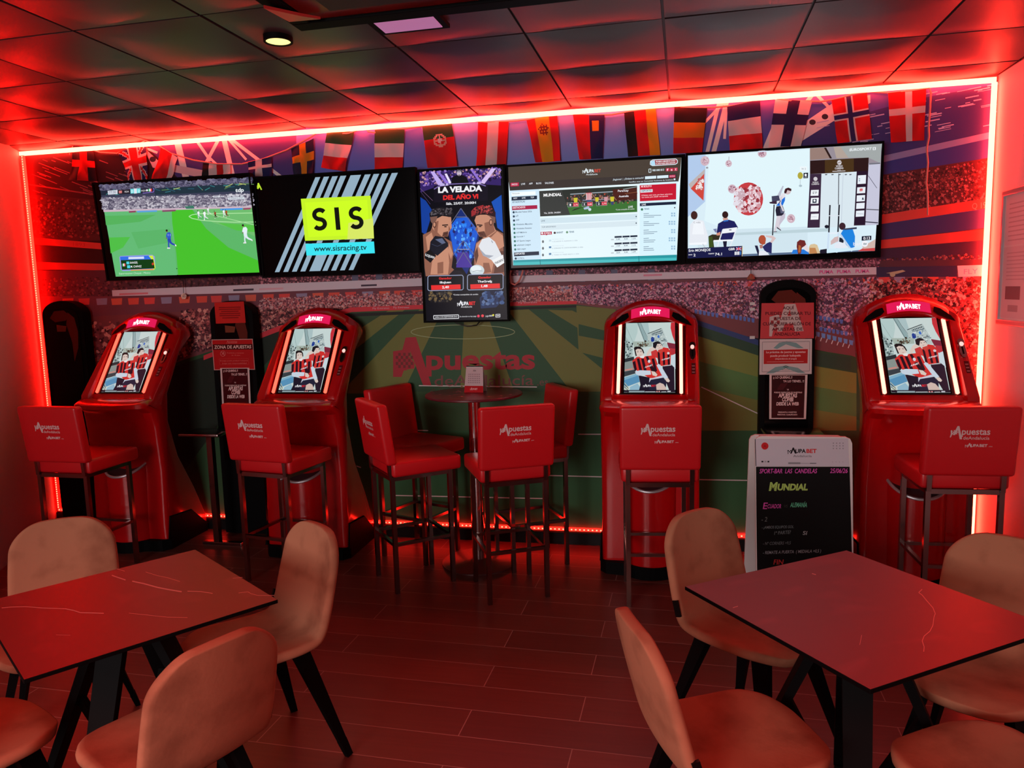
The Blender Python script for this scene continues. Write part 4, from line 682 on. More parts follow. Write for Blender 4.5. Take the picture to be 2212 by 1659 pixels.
# ------------------------------------------------------------------ string of flags
rf = random.Random(5)
PLF = on_plane((0, -.016, 0), (0, -1, 0))
A_ = lambda pts, ox: [(ox+x/2.989, y/2.989) for x, y in pts]
cordpts = A_([(450, 1000), (452, 975), (480, 935), (530, 935), (580, 962), (650, 985), (750, 990), (850, 960), (940, 905), (1010, 930), (1100, 990), (1250, 1035), (1400, 1060), (1560, 1060), (1700, 1025), (1850, 970), (2000, 890), (2080, 835)], 0)
cordpts += A_([(-20, 862), (40, 862), (90, 845), (122, 815), (150, 815), (165, 850), (212, 858), (218, 822), (310, 832), (400, 832), (510, 815), (640, 782), (780, 775), (940, 790), (1100, 780), (1200, 770), (1350, 745), (1470, 735), (1600, 745), (1740, 740), (1850, 720), (2050, 695)], 740)
cordpts += A_([(-120, 685), (60, 694), (200, 695), (350, 680), (500, 640), (600, 635), (700, 650), (900, 655), (1000, 640), (1100, 610), (1200, 590), (1350, 598), (1500, 583), (1600, 568), (1612, 600), (1605, 720), (1595, 820), (1598, 880), (1585, 960), (1592, 1050), (1580, 1180), (1590, 1255), (1592, 1390)], 1472)
FB = thing('flag_bunting', 'sagging string of small national flags hung along the top of the mural', 'bunting', (-.2, -.016, 2.6))
loc = local(PLF, FB)
MB().tube([loc(x, y, .004*math.sin(i*1.7)) for i, (x, y) in enumerate(cordpts)], .0052, 6).build('cord', CORD, FB, True)
NVY, RED, WHT, GRN, GLD, BLK, BLU = (26, 30, 96), (224, 22, 28), (236, 226, 226), (34, 92, 48), (236, 168, 24), (20, 16, 20), (40, 60, 150)
def hstripe(*c): return lambda u, v: c[min(len(c)-1, int(v*len(c)))]
def vstripe(*c): return lambda u, v: c[min(len(c)-1, int(u*len(c)))]
def cross(bg, fg, cu=.5, cv=.36, w=.1, edge=None, we=.17):
    def f(u, v):
        if abs(u-cu) < w or abs(v-cv) < w*.72: return fg
        if edge and (abs(u-cu) < we or abs(v-cv) < we*.72): return edge
        return bg
    return f
def union(u, v):
    if abs(u-.5) < .12 or abs(v-.45) < .1: return RED
    if abs(u-.5) < .2 or abs(v-.45) < .16: return WHT
    if abs(abs(u-.5)-abs(v-.45)*1.0) < .09: return RED if abs(abs(u-.5)-abs(v-.45)) < .05 else WHT
    return NVY
def portugal(u, v):
    r = math.hypot(u-.52, (v-.38)*1.5)
    if r < .07: return WHT
    if .16 < r < .22 or (r < .2 and (abs(u-.52) < .03 or abs(v-.38) < .02)): return (220, 190, 170)
    return GRN if v < .32 else RED
def spain(u, v):
    if .28 < u < .72:
        if math.hypot((u-.5)*1.0, (v-.27)*1.3) < .17 and (int(u*30)+int(v*40)) % 3: return (140, 50, 30)
        return GLD
    return RED
def redblue(u, v):
    if u < .48: return RED
    if .6 < u < .8 and .14 < v < .36: return GLD
    return NVY
FL = [  # picture offset, corners, pattern, wrinkle, label
 (0, [(476, 940), (600, 955), (630, 1170), (450, 1165)], cross((24, 24, 40), RED, .52, .5, .14), .030, 'dark flag with a red cross, crumpled'),
 (0, [(765, 985), (945, 906), (958, 1172), (840, 1170)], union, .030, 'blue flag with red and white crosses'),
 (0, [(1040, 950), (1148, 1018), (1110, 1168), (985, 1168)], vstripe(RED, RED, WHT), .030, 'red flag with a white side, twisted'),
 (0, [(1312, 1052), (1490, 1060), (1492, 1148), (1308, 1150)], vstripe((24, 20, 24), WHT, RED, WHT), .015, 'black, white and red striped flag'),
 (0, [(1602, 1048), (1755, 1012), (1758, 1136), (1606, 1140)], cross(NVY, WHT, .45, .45, .12), .015, 'navy flag with a white cross'),
 (0, [(1880, 960), (2028, 895), (2030, 1135), (1905, 1135)], cross((26, 30, 70), (240, 150, 20), .5, .45, .14), .030, 'blue flag with a yellow cross'),
 (0, [(2115, 845), (2290, 852), (2235, 1110), (2082, 1085)], hstripe(GRN, WHT, RED), .030, 'green, white and red flag, twisted'),
 (740, [(210, 838), (402, 838), (386, 1104), (205, 1105)], hstripe(GRN, WHT, RED), .012, 'green, white and red banded flag'),
 (740, [(515, 820), (706, 785), (746, 1076), (552, 1086)], portugal, .015, 'green and red flag with a round emblem'),
 (740, [(876, 788), (1072, 786), (1056, 1072), (864, 1074)], vstripe(RED, WHT, RED), .012, 'red flag with a white middle stripe'),
 (740, [(1188, 778), (1386, 742), (1410, 1040), (1248, 1050)], spain, .018, 'red and yellow striped flag with a coat of arms'),
 (740, [(1488, 742), (1692, 742), (1680, 1024), (1530, 1032)], redblue, .014, 'red and blue flag with a golden emblem'),
 (740, [(1818, 730), (2022, 702), (2050, 1002), (1842, 1012)], vstripe(BLK, RED, GLD), .014, 'black, red and yellow upright striped flag'),
 (1472, [(-46, 690), (166, 698), (132, 986), (-54, 992)], hstripe(BLK, (240, 130, 20), RED), .010, 'black, orange and red banded flag'),
 (1472, [(294, 690), (506, 642), (524, 968), (312, 972)], hstripe(NVY, WHT, RED), .014, 'navy, white and red banded flag'),
 (1472, [(606, 638), (842, 656), (770, 944), (560, 952)], cross(WHT, (30, 30, 90), .52, .42, .15), .012, 'white flag with a navy cross'),
 (1472, [(968, 648), (1196, 598), (1228, 898), (1006, 928)], cross(RED, (40, 40, 110), .48, .42, .075, WHT, .13), .014, 'red flag with a navy and white cross'),
 (1472, [(1332, 602), (1578, 572), (1566, 906), (1350, 922)], cross(RED, WHT, .56, .4, .085), .012, 'red flag with a white cross')]
for ox, q, pat, wr, lab in FL:
    b = MB(); NU, NV_ = 22, 30; ph = rf.random()*6; q = A_(q, ox); vs = []
    for j in range(NV_+1):
        for i in range(NU+1):
            u, v = i/NU, j/NV_
            uu = u+.03*math.sin(v*5+ph)*wr/.02
            x = (q[0][0]*(1-u)+q[1][0]*u)*(1-v)+(q[3][0]*(1-u)+q[2][0]*u)*v; y = (q[0][1]*(1-u)+q[1][1]*u)*(1-v)+(q[3][1]*(1-u)+q[2][1]*u)*v
            fold = wr*(.6*math.sin(u*7+ph+v*2)+.5*math.sin(u*3+v*6+ph*2)+.35*abs(math.sin(u*5-v*5+ph)))*(.25+.75*v)
            vs.append(loc(x+.8*math.sin(v*6+ph)*wr/.02*v, y, max(-.006, fold*.6)+.004))
    fs = []; n = NU+1
    o = b.add(vs, [(j*n+i, (j+1)*n+i, (j+1)*n+i+1, j*n+i+1) for j in range(NV_) for i in range(NU)])
    b.c = [lin(pat((i+.5)/NU, (j+.5)/NV_)) for j in range(NV_) for i in range(NU)]
    f = b.build('flag', CLOTH, FB, True, 180); f['label'] = lab
# ------------------------------------------------------------------ small things on the mural
def ball(px, py, r, label, ytop):
    c = on_plane((0, -.035, 0), (0, -1, 0))(px, py, 0); t = thing('hanging_ornament', label, 'ornament', c)
    b = MB(); n = 5
    for k in range(5):
        a = 2*PI*k/5+PI/2; b.tube([(r*math.cos(a), 0, r*math.sin(a)), (r*math.cos(a+2*PI/5), 0, r*math.sin(a+2*PI/5))], .004, 6)
        b.tube([(r*math.cos(a), 0, r*math.sin(a)), (.45*r*math.cos(a), -.006, .45*r*math.sin(a))], .0035, 6)
        b.tube([(.45*r*math.cos(a), -.006, .45*r*math.sin(a)), (.45*r*math.cos(a+2*PI/5), -.006, .45*r*math.sin(a+2*PI/5))], .0035, 6)
    b.build('frame', pbr('ornament_wire', (236, 220, 200), .5), t, True)
    MB().tube([(0, 0, r), (.002, .004, ytop-c.z)], .0018, 5).build('thread', MATBLACK, t)
ball(397, 640, .020, 'small pale wire football hanging under the leftmost screen', 1.86)
c = on_plane((0, -.05, 0), (0, -1, 0))(1622, 599, 0); t = thing('hanging_ornament', 'tiny brown bell on a thread under the rightmost screen', 'ornament', c)
MB().lathe([(.003, .022), (.010, .016), (.020, .002), (.024, -.010), (.018, -.016), (.004, -.018)], n=16).build('bell', pbr('bell_brown', (150, 100, 80), .5), t, True); MB().tube([(0, 0, .02), (0, 0, 1.84-c.z)], .002, 5).build('thread', MATBLACK, t)
for k, (x, y) in enumerate(((1625, 656), (1625, 668), (1625, 729))):
    p = on_plane((0, -.0025, 0), (0, -1, 0))(x, y, 0); o = MB().box((0, 0, 0), (.030, .003, .018)).build('white_sticker', WHITE); o.location = p
    tag(o, ('upper white sticker on the mural left of the red notice', 'middle white sticker on the mural left of the red notice', 'lowest white sticker on the mural left of the white notice')[k], 'sticker', 'white stickers on the mural')
pw = on_plane((0, -.06, 0), (0, -1, 0))
b = MB().tube([pw(x, y, 0) for x, y in ((1103, 584), (1101, 598), (1104, 612), (1112, 615), (1121, 608), (1127, 594), (1130, 582))], .006, 8)
tag(b.build('cable_loop', pbr('pink_cable', (206, 130, 120), .6), None, True), 'pale looped cable under the left corner of the web page screen', 'cable')
b = MB().tube([pw(x, y, 0) for x, y in ((974, 690), (990, 700), (1010, 705), (1030, 702), (1040, 690))], .004, 8)
tag(b.build('cable_loop', BLACK, None, True), 'black looped cable under the boxing poster screen', 'cable')

# ------------------------------------------------------------------ black totems with notices, slim metal tables
def totem(label, x0, x1, ztop):
    w = (x1-x0)/2; t = thing('display_totem', label, 'display totem', ((x0+x1)/2, -.09, 0), group='black rounded display totems against the mural')
    r = w*.98; z1 = ztop-r*.62
    out = [(-w, .012), (w, .012)]+[(w*math.cos(a*PI/18), z1+(ztop-z1)*math.sin(a*PI/18)) for a in range(19)]
    mp = lambda x, z, h: (x, .05-h, z)
    MB().prism(out, mp, -.008, .075).build('body', MATBLACK, t, True, 30)
    iw = w*.8; inn = [(-iw, .55), (iw, .55)]+[(iw*math.cos(a*PI/18), z1-.02+(ztop-z1)*.72*math.sin(a*PI/18)) for a in range(19)]
    MB().prism(inn, mp, .075, .079).build('glass_front', GLOSSBLACK, t)
    d = Draw(lambda x, z, h: (x, .05-.0795-h, z), 2e-5); OR = (96, 34, 24); k = w/.165
    d.poly([(-.10*k, z1-.02), (-.06*k, z1+.03), (.02*k, z1+.035), (.06*k, z1-.0), (.03*k, z1-.04), (-.06*k, z1-.05)], OR)
    d.poly([(.05*k, z1+.02), (.10*k, z1-.02), (.12*k, z1-.12), (.11*k, z1-.24), (.07*k, z1-.34), (.065*k, z1-.2), (.03*k, z1-.07)], OR); d.poly([(-.05*k, z1-.07), (.03*k, z1-.08), (.02*k, z1-.12), (-.05*k, z1-.12)], (120, 60, 40))
    d.build('printed_artwork', PRINT, t)
    return t
def slim_table(label, cx, z, y, w, dep=.22):
    t = thing('slim_table', label, 'side table', (cx, y, 0), group='slim metal shelves before the totems')
    MB().box((0, dep/2, z), (w, dep, .022), bev=.008).build('tabletop', CHROME, t, True)
    MB().box((.02, dep/2, z/2), (.04, .04, z-.024)).build('column', CHROME, t)
    MB().box((.06, dep/2, .011), (.30, .045, .022), bev=.004).build('foot', CHROME, t)
    return t
totem('leftmost black rounded totem in the dark corner behind the first red terminal', -4.545, -4.20, 1.715)
totem('black rounded totem behind the betting zone notice', -3.165, -2.835, 1.683)
totem('black rounded totem behind the chalkboard stand with a red notice on top', .530, .845, 1.72)
slim_table('slim metal table left of the second red terminal below the notices', -3.11, .79, -.44, .30)
slim_table('slim metal shelf table behind the chalkboard stand', .70, .825, -.40, .33, .24)
def notice(name, label, q, yp, bg, off, sc, frame=None):
    """sheet of paper: corner points in picture coordinates"""
    c = on_plane((0, yp, 0), (0, -1, 0), off, sc)(sum(p[0] for p in q)/4, sum(p[1] for p in q)/4, 0)
    t = thing(name, label, 'notice', c, group='notices on the totems'); mp = local(on_plane((0, yp, 0), (0, -1, 0), off, sc), t)
    b = MB().prism(q, mp, -.0015, 0); b.c = [lin(bg)]*len(b.f); b.build('sheet', GPRINT, t)
    return t, Draw(mp, 1.5e-5)
def fin(t, d): d.build('print', GPRINT, t)
z8 = ((440, 640), 6.636)
YT = -.125
t, d = notice('paper_notice', 'plain red typed notice on top of the middle totem', [(152, 90), (574, 74), (602, 380), (176, 392)], YT-.001, (206, 40, 36), *z8)
for y, x0, x1 in ((158, 216, 530), (186, 216, 528), (216, 250, 500), (246, 228, 524), (276, 228, 524), (308, 266, 500)): d.para(x0, y-4, x1, y-10, 15, (140, 24, 26))
fin(t, d)
t, d = notice('paper_notice', 'red betting zone notice with a white border on the middle totem', [(112, 620), (702, 610), (736, 1052), (148, 1060)], YT-.003, (206, 160, 156), *z8)
d.poly([(122, 630), (694, 620), (726, 1042), (158, 1050)], (186, 24, 28)); d.poly([(126, 690), (700, 684), (706, 762), (132, 768)], (66, 8, 14)); d.text('ZONA DE APUESTAS', 152, 752, 528, 46, (240, 206, 196), -6, .02)
d.text('Apuestas', 330, 664, 150, 28, (226, 130, 124)); d.line([(320, 674), (480, 672)], 3, (226, 130, 124)); d.ring(276, 822, 38, 40, 4, (226, 140, 134)); d.line([(252, 796), (302, 850)], 5, (226, 140, 134)); d.line([(262, 838), (286, 800), (292, 830)], 6, (226, 140, 134))
d.text('Prohibido a menores', 334, 820, 240, 16, (226, 120, 114)); d.text('de 18 a\u00f1os', 400, 852, 124, 14, (226, 120, 114)); d.line([(222, 896), (640, 892), (646, 975), (230, 980), (222, 896)], 2, (210, 90, 86)); d.text('El juego puede producir ludopat\u00eda', 236, 932, 398, 16, (226, 120, 114), -2); d.text('Juega con responsabilidad', 264, 970, 350, 18, (226, 120, 114), -2)
fin(t, d)
def flyer(label, q, yp, off, sc, W_):
    t, d = notice('paper_notice', label, q, yp, (226, 206, 202), off, sc)
    g = hom(q, ((0, 0), (1, 0), (1, 1), (0, 1))); P = lambda u, v: tuple((q[0][k]*(1-u)+q[1][k]*u)*(1-v)+(q[3][k]*(1-u)+q[2][k]*u)*v for k in (0, 1))
    d.poly([P(.06, .015), P(.94, .015), P(.94, .975), P(.06, .975)], (52, 10, 16))
    def tx(s_, u, v, w, h, b=.02): x, y = P(u, v); x2, y2 = P(u+w, v); d.text(s_, x, y, x2-x, h*W_, (240, 214, 210), y2-y, b, .08)
    tx('\u00a1\u00a1 LO QUER\u00cdAS..!!', .10, .085, .50, .05); tx('YA LO TIENES.. !!', .36, .17, .55, .05); tx('YA', .46, .35, .06, .03); tx('PUEDES DISFRUTAR DE NUESTRAS', .13, .415, .74, .03); tx('APUESTAS', .24, .51, .5, .085, .04); tx('COMBI', .34, .60, .3, .085, .04); tx('DESDE LA WEB', .19, .69, .6, .07, .04); tx('PREGUNTA A NUESTRO', .24, .86, .5, .03); tx('PERSONAL CUALIFICADO', .22, .915, .54, .03)
    d.poly([P(.3, .2), P(.5, .18), P(.36, .34), P(.2, .34)], (74, 24, 30)); fin(t, d)
flyer('dark red flyer hanging below the betting zone notice', [(236, 1030), (652, 1026), (676, 1560), (268, 1760)][:2]+[(680, 1650), (270, 1655)], YT-.005, *z8, 620)
z5 = ((1560, 580), 2.441)
t, d = notice('paper_notice', 'red notice with a big pale letter and capitals on the right totem', [(208, 183), (484, 180), (484, 368), (200, 370)], YT-.001, (206, 70, 74), *z5)
GR = (206, 190, 186); d.poly([(330, 188), (386, 186), (430, 330), (384, 332), (372, 290), (330, 292), (316, 332), (290, 332)], GR); d.poly([(344, 250), (364, 250), (358, 215)], (206, 70, 74)); d.poly([(250, 255), (300, 242), (312, 310), (270, 318), (262, 358), (248, 358)], GR)
for i in range(3):
    for j in range(3):
        if (i+j) % 2: d.rect(256+i*16, 256+j*18, 272+i*16, 274+j*18, (160, 60, 62), i == 0)
for s_, x, y, w in (('AQU\u00cd', 320, 216, 58), ('PUEDES COBRAR TU', 228, 245, 238), ('APUESTA DE', 272, 272, 144), ('CUALQUIER SAL\u00d3N DE', 214, 300, 254), ('APUESTAS DE', 262, 328, 162), ('ANDALUC\u00cdA', 274, 354, 138)): d.text(s_, x, y, w, 16, (84, 26, 34), -1, .02)
fin(t, d)
t, d = notice('paper_notice', 'white gambling warning notice with a red box on the right totem', [(198, 373), (474, 371), (472, 556), (196, 560)], YT-.003, (216, 208, 206), *z5)
d.poly([(270, 420), (300, 392), (340, 384), (390, 392), (430, 420), (400, 420), (336, 400), (290, 424)], (130, 170, 170)); d.poly([(230, 554), (280, 520), (336, 512), (400, 524), (440, 552), (400, 550), (336, 526), (270, 552)], (130, 170, 170))
d.line([(212, 388), (462, 385), (460, 540), (210, 545), (212, 388)], 2, (110, 110, 116)); d.poly([(219, 430), (452, 425), (450, 500), (219, 504)], (186, 40, 40)); d.text('La pr\u00e1ctica de juegos y apuestas', 232, 446, 208, 10, (240, 214, 210), -2, .02); d.text('puede producir ludopat\u00eda', 254, 465, 160, 10, (240, 214, 210), -2, .02); d.text('(dependencia al juego)', 280, 480, 112, 8, (240, 214, 210), -1, .01); d.line([(236, 493), (430, 490)], 1.5, (240, 190, 186)); d.line([(322, 520), (336, 512), (350, 520)], 3, (40, 80, 60)); d.line([(328, 526), (336, 520), (344, 526)], 3, (40, 80, 60)); d.line([(314, 535), (356, 534)], 3, (140, 140, 140))
fin(t, d)
flyer('dark red flyer with a white border below the white warning notice', [(249, 560), (450, 560), (442, 794), (248, 794)], YT-.005, *z5, 235)

# ------------------------------------------------------------------ chalkboard stand
YB0, YB1 = -1.06, -.90      # foot and head of the front leaf
def lean(a, b, z0=0., z1=.97): return (Vector((0, a, z0)), Vector((0, -(z1-z0), (b-a))).normalized()*1.0)
p0, nr = lean(YB0, YB1)
AB = thing('chalkboard_stand', 'white framed folding chalkboard stand with a handwritten football menu', 'chalkboard', (.63, -.93, 0))
mpz = local(on_plane(p0, nr, *z5), AB)
out = [(160, 890), (172, 882), (664, 882), (680, 894), (702, 1790), (188, 1800)]
# sizes in metres on the leaning front leaf
il = AB.matrix_basis.inverted()
def leaf(x0, x1, z0, z1, yb, yt, th, r=.03):
    s_ = (yt-yb)/.97; pts = [(x0, z0), (x1, z0), (x1, z1-r), (x1-r*.3, z1-r*.3), (x1-r, z1), (x0+r, z1), (x0+r*.3, z1-r*.3), (x0, z1-r)]
    return MB().prism(pts, lambda x, z, h: il @ Vector((x, yb+z*s_-h, z)), -th, 0)
XA0, XA1 = .424, .889
leaf(XA0, XA1, .02, .926, YB0, YB1, .018).build('front_frame', WHITE, AB)
leaf(XA0-.022, XA1-.022, .02, .922, -.62, -.865, .018).build('rear_leaf', WHITE, AB)
MB().box(il @ Vector(((XA0+XA1)/2, -.882, .915)), (.42, .035, .015)).build('hinge', SILVER, AB)
d = Draw(mpz, 3e-5, .0006)
d.poly([(178, 1045), (672, 1045), (690, 1740), (186, 1745)], (13, 12, 13)); d.build('chalk_panel', PRINT, AB)
d = Draw(mpz, 3e-5, .0009)
d.poly([(174, 898), (664, 896), (670, 1042), (178, 1044)], (206, 202, 212)); d.line([(174, 900), (178, 1042)], 4, (60, 60, 66))
d.ell(225, 936, 19, 19, (206, 40, 44)); d.text('A', 217, 944, 16, 15, (140, 30, 34)); betting_mark(d, 344, 972, 154, 20, (30, 26, 30), (206, 44, 50)); d.text('Andaluc\u00eda', 374, 994, 98, 11, (120, 116, 124), 0, .01)
for i in range(4):
    for j in range(3): d.ell(586+i*17, 921+j*14, 3.4, 3.4, (150, 148, 158), 8)
for i in range(4): d.ell(582+i*18, 1020, 2.4, 2.4, (170, 168, 178), 6)
d.rect(207, 1014, 217, 1022, (40, 40, 46)); d.rect(223, 1014, 233, 1022, (170, 170, 176)); d.rect(239, 1014, 248, 1022, (40, 40, 46)); d.rect(348, 1022, 412, 1031, (140, 140, 148)); d.line([(412, 1027), (460, 1027)], 3, (160, 160, 168)); d.line([(462, 1027), (496, 1027)], 4, (90, 90, 100))
d.build('header_print', PRINT, AB)
d = Draw(mpz, 3e-5, .0013); PKC, GRC, CH = (226, 90, 190), (176, 214, 110), (176, 186, 190)
def hand(s_, x, y, w, h, c, dy=0, b=.012): d.text(s_, x, y, w, h, c, dy, b, .16)
hand('SPORT-BAR  LAS  CANDELAS', 196, 1080, 302, 24, PKC, -1); hand('25/06/26', 568, 1078, 92, 24, PKC); hand('M', 246, 1170, 40, 42, GRC, 0, .05); hand('UNDIAL', 290, 1168, 160, 32, GRC, 0, .05); hand('E', 214, 1268, 22, 34, PKC); hand('CUADOR', 238, 1264, 72, 22, PKC); hand('VS', 324, 1260, 20, 14, (60, 60, 60)); hand('ALEMAN\u00cdA', 358, 1258, 88, 24, (110, 214, 170))
hand('- 2', 206, 1334, 30, 24, (110, 116, 116)); hand('- \u00bfAMBOS EQUIPOS GOL', 208, 1372, 168, 14, (120, 136, 140), -4); hand('1\u00aa PARTE?', 274, 1404, 86, 18, (120, 136, 140), -6); hand('S\u00ed', 424, 1404, 24, 20, CH); hand('- N\u00ba CORNERS +9,5', 214, 1458, 146, 16, (110, 120, 124), -4); hand('- REMATE A PUERTA  ( MEDIALA +0,5 )', 214, 1506, 306, 16, (150, 160, 166), -10); hand('FIN', 270, 1560, 50, 26, (206, 60, 60))
d.build('handwriting', PRINT, AB)
# ------------------------------------------------------------------ red betting terminals
LB_MAT = {n: pbr('terminal_light_'+n, (60, 8, 8), .4, emit=c, es=e) for n, c, e in (('hot', (1, .17, .125), 6.0), ('dim', (1, .062, .036), 4.0))}
def terminal(label, x, hot):
    t = thing('betting_terminal', label, 'betting terminal', (x, -.018, 0), group='red betting terminals along the mural')
    def prof(px):
        fr = abs(px) > .21; ar = .10*(px/.262)**2; lp = .075*(px/.28)**2
        P = [(-.47, .03), (-.47, .2), (-.455, .55), (-.475, .85), (-.56+lp, .955), (-.635+lp, .995), (-.64+lp, 1.022), (-.61+lp, 1.04), (-.50 if fr else -.475, 1.052), (-.495 if fr else -.452, 1.078)]
        P += [(-.178, 1.525-ar*.8) if fr else (-.158, 1.497-ar*.75), (-.168, 1.54-ar*.8) if fr else (-.20, 1.515-ar*.8), (-.158, 1.585-ar*.9), (-.10, 1.622-ar), (-.035, 1.60-ar), (-.02, 1.52-ar*.7), (-.17, 1.32), (-.33, 1.06), (-.345, .88), (-.27, .62), (-.12, .36), (-.012, .13), (-.012, .03)]
        return P
    def inset(P, dlt):
        n = len(P); o = []
        for i in range(n):
            (ax, ay), (bx, by), (cx, cy) = P[i-1], P[i], P[(i+1) % n]
            d1 = Vector((bx-ax, by-ay)).normalized(); d2 = Vector((cx-bx, cy-by)).normalized(); nn = (d1+d2)
            nn = Vector((-nn.y, nn.x)).normalized() if nn.length > 1e-5 else Vector((0, 0))
            o.append((bx-nn.x*dlt, by-nn.y*dlt))
        return o
    xs = [-.285, -.279, -.268, -.25, -.216, -.205, -.15, -.08, 0, .08, .15, .205, .216, .25, .268, .279, .285]
    vs = []
    for px in xs:
        P = prof(px); e = abs(px); dl = .030 if e > .283 else .014 if e > .277 else .004 if e > .26 else 0
        # winding runs front-up-back, so inward is to the right
        Q = inset(P, dl) if dl else P
        vs += [(px, a, max(.03, b)) for a, b in Q]
    n = len(prof(0)); S = len(xs)
    fs = [(s_*n+i, s_*n+(i+1) % n, (s_+1)*n+(i+1) % n, (s_+1)*n+i) for s_ in range(S-1) for i in range(n)]+[tuple(range(n)), tuple((S-1)*n+i for i in range(n-1, -1, -1))]
    MB().add(vs, fs).build('body', KRED, t, True, 38)
    MB().add([(sx*.212, yy-k, z) for k in (0, .006) for sx, yy, z in ((-1, -.456, .665), (1, -.456, .665), (1, -.472, .935), (-1, -.472, .935))], [(3, 2, 1, 0), (4, 5, 6, 7), (0, 1, 5, 4), (1, 2, 6, 5), (2, 3, 7, 6), (3, 0, 4, 7)]).build('service_door', KRED, t)
    # plinth
    o = [(-.292, -.03), (-.297, -.45), (-.26, -.50), (-.17, -.515)]+[(.172*math.sin(a), -.415-.165*math.cos(a)) for a in [math.radians(-50+k*10) for k in range(11)]]+[(.17, -.515), (.26, -.50), (.297, -.45), (.292, -.03)]
    MB().prism(o, lambda a, b, h: (a, b, h), 0, .075).build('plinth', MATBLACK, t)
    for s_ in (-1, 1): MB().add([(s_*.2875, -.47, .07), (s_*.2875, -.06, .07), (s_*.2875, -.20, .21), (s_*.2875, -.44, .23), (s_*.299, -.475, .07), (s_*.299, -.05, .07), (s_*.296, -.20, .205), (s_*.296, -.44, .225)], [(0, 1, 2, 3), (4, 7, 6, 5), (0, 4, 5, 1), (1, 5, 6, 2), (2, 6, 7, 3), (3, 7, 4, 0)]).build('side_foot', MATBLACK, t)
    # payout column with tilted dark tray and pale rim
    r = .158; cy = -.412; tilt = .66; zc = .632; N = 40
    rim = [(r*math.cos(2*PI*k/N), cy+r*math.sin(2*PI*k/N), zc+tilt*r*math.sin(2*PI*k/N)) for k in range(N)]; low = [(p[0], p[1], .075) for p in rim]
    MB().add(rim+low, [(k, (k+1) % N, N+(k+1) % N, N+k) for k in range(N)]).build('payout_column', KRED, t, True, 60)
    MB().tube(rim+rim[:2], .009, 8).build('tray_rim', SILVER, t, True)
    dish = [(q*r*math.cos(2*PI*k/N), cy+q*r*math.sin(2*PI*k/N), zc+tilt*q*r*math.sin(2*PI*k/N)-.05*(1-q**2)) for q in (.98, .75, .5, .2) for k in range(N)]
    MB().add(dish, [(a*N+k, a*N+(k+1) % N, (a+1)*N+(k+1) % N, (a+1)*N+k) for a in range(3) for k in range(N)]+[tuple(3*N+k for k in range(N))]).build('tray', pbr('tray_dark', (46, 46, 52), .4) if 'tray_dark' not in bpy.data.materials else bpy.data.materials['tray_dark'], t, True)
    # slanted face: local frame u across, v up the slope from the shelf
    B, T = Vector((0, -.452, 1.078)), Vector((0, -.158, 1.497)); dv = (T-B); nv = Vector((0, -dv.z, dv.y)).normalized()
    face = lambda u, v, h: Vector((u, 0, 0))+B+dv*v+nv*h
    fp = [(-.2, .0), (.2, .0), (.2, .935), (.12, .965), (0, .985), (-.12, .965), (-.2, .935)]
    MB().prism(fp, face, -.004, .004).build('screen_surround', KDARK, t)
    SU, V0, V1 = .147, .02, .955
    MB().prism([(-SU-.006, V0-.008), (SU+.006, V0-.008), (SU+.006, V1+.006), (-SU-.006, V1+.006)], face, .004, .007).build('screen_panel', GLOSSBLACK, t)
    scr = bpy.data.objects.new('screen_picture', KPIC['mesh']); COL.objects.link(scr); scr.parent = t
    for s_ in (-1, 1):
        o_ = MB().prism([(s_*.181-.0095, .015), (s_*.181, .004), (s_*.181+.0095, .015), (s_*.181+.0095, .955), (s_*.181, .968), (s_*.181-.0095, .955)], face, .004, .012).build('light_bar', LB_MAT[hot], t)
    # sign, speaker openings
    def hood(px, v, h): ar = .10*(px/.262)**2; return Vector((px, -.20+.042*v-h*.86, 1.515+.07*v-ar*(.8+.1*v)+h*.5))
    ug = [(-.115+k*.023) for k in range(11)]; b = MB()
    vs = [hood(u, v, .003) for v in (.12, .92) for u in ug]; b.add(vs, [(k, k+1, 11+k+1, 11+k) for k in range(10)]).build('lit_sign', SIGN, t)
    sg = Draw(lambda a, y, h: hood(a, 1-y, .0035+h), 2e-5); betting_mark(sg, -.062, .68, .125, .34, (255, 240, 245))
    sgn = sg.build('sign_lettering', SIGNTXT, t); sgn['label'] = 'glowing white sign lettering'
    for s_ in (-1, 1):
        pp = [(.128, .35), (.15, .15), (.215, .12), (.245, .25), (.225, .55), (.17, .78), (.135, .75)]
        q = [hood(s_*a, b_, .0025) for a, b_ in pp]; MB().add(q, [tuple(range(7))]).build('speaker_opening', MATBLACK, t)
    # coin plate and label on the right jamb
    jb = lambda u, v, h: Vector((u, 0, 0))+Vector((0, -.495, 1.078))+Vector((0, .317, .376))*v+Vector((0, -.764, .644))*h
    b = MB(); el = [(.247+.017*math.cos(2*PI*k/20), .60+.095*math.sin(2*PI*k/20)) for k in range(20)]
    b.prism(el, jb, 0, .006).prism([(.247+.018*math.cos(2*PI*k/16), .715+.045*math.sin(2*PI*k/16)) for k in range(16)], jb, 0, .008)
    cp = b.build('coin_plate', CHROME, t, True)
    MB().prism([(.243, .55), (.251, .55), (.251, .65), (.243, .65)], jb, .006, .0075).build('coin_slot', MATBLACK, cp)
    MB().prism([(.247+.011*math.cos(2*PI*k/14), .685+.027*math.sin(2*PI*k/14)) for k in range(14)], jb, .006, .011).build('coin_lamp', COINL, cp)
    d = Draw(jb, 3e-5, .0004); d.poly([(.240, .30), (.262, .30), (.262, .46), (.240, .46)], (90, 24, 28))
    for k in range(3): d.rect(.243, .32+k*.045, .259, .335+k*.045, (170, 110, 110), k == 0)
    d.build('instruction_label', PRINT, t)
    # readers on the lower front
    MB().box((-.185, -.478, .905), (.095, .02, .034), bev=.006).build('card_reader', CHROME, t)
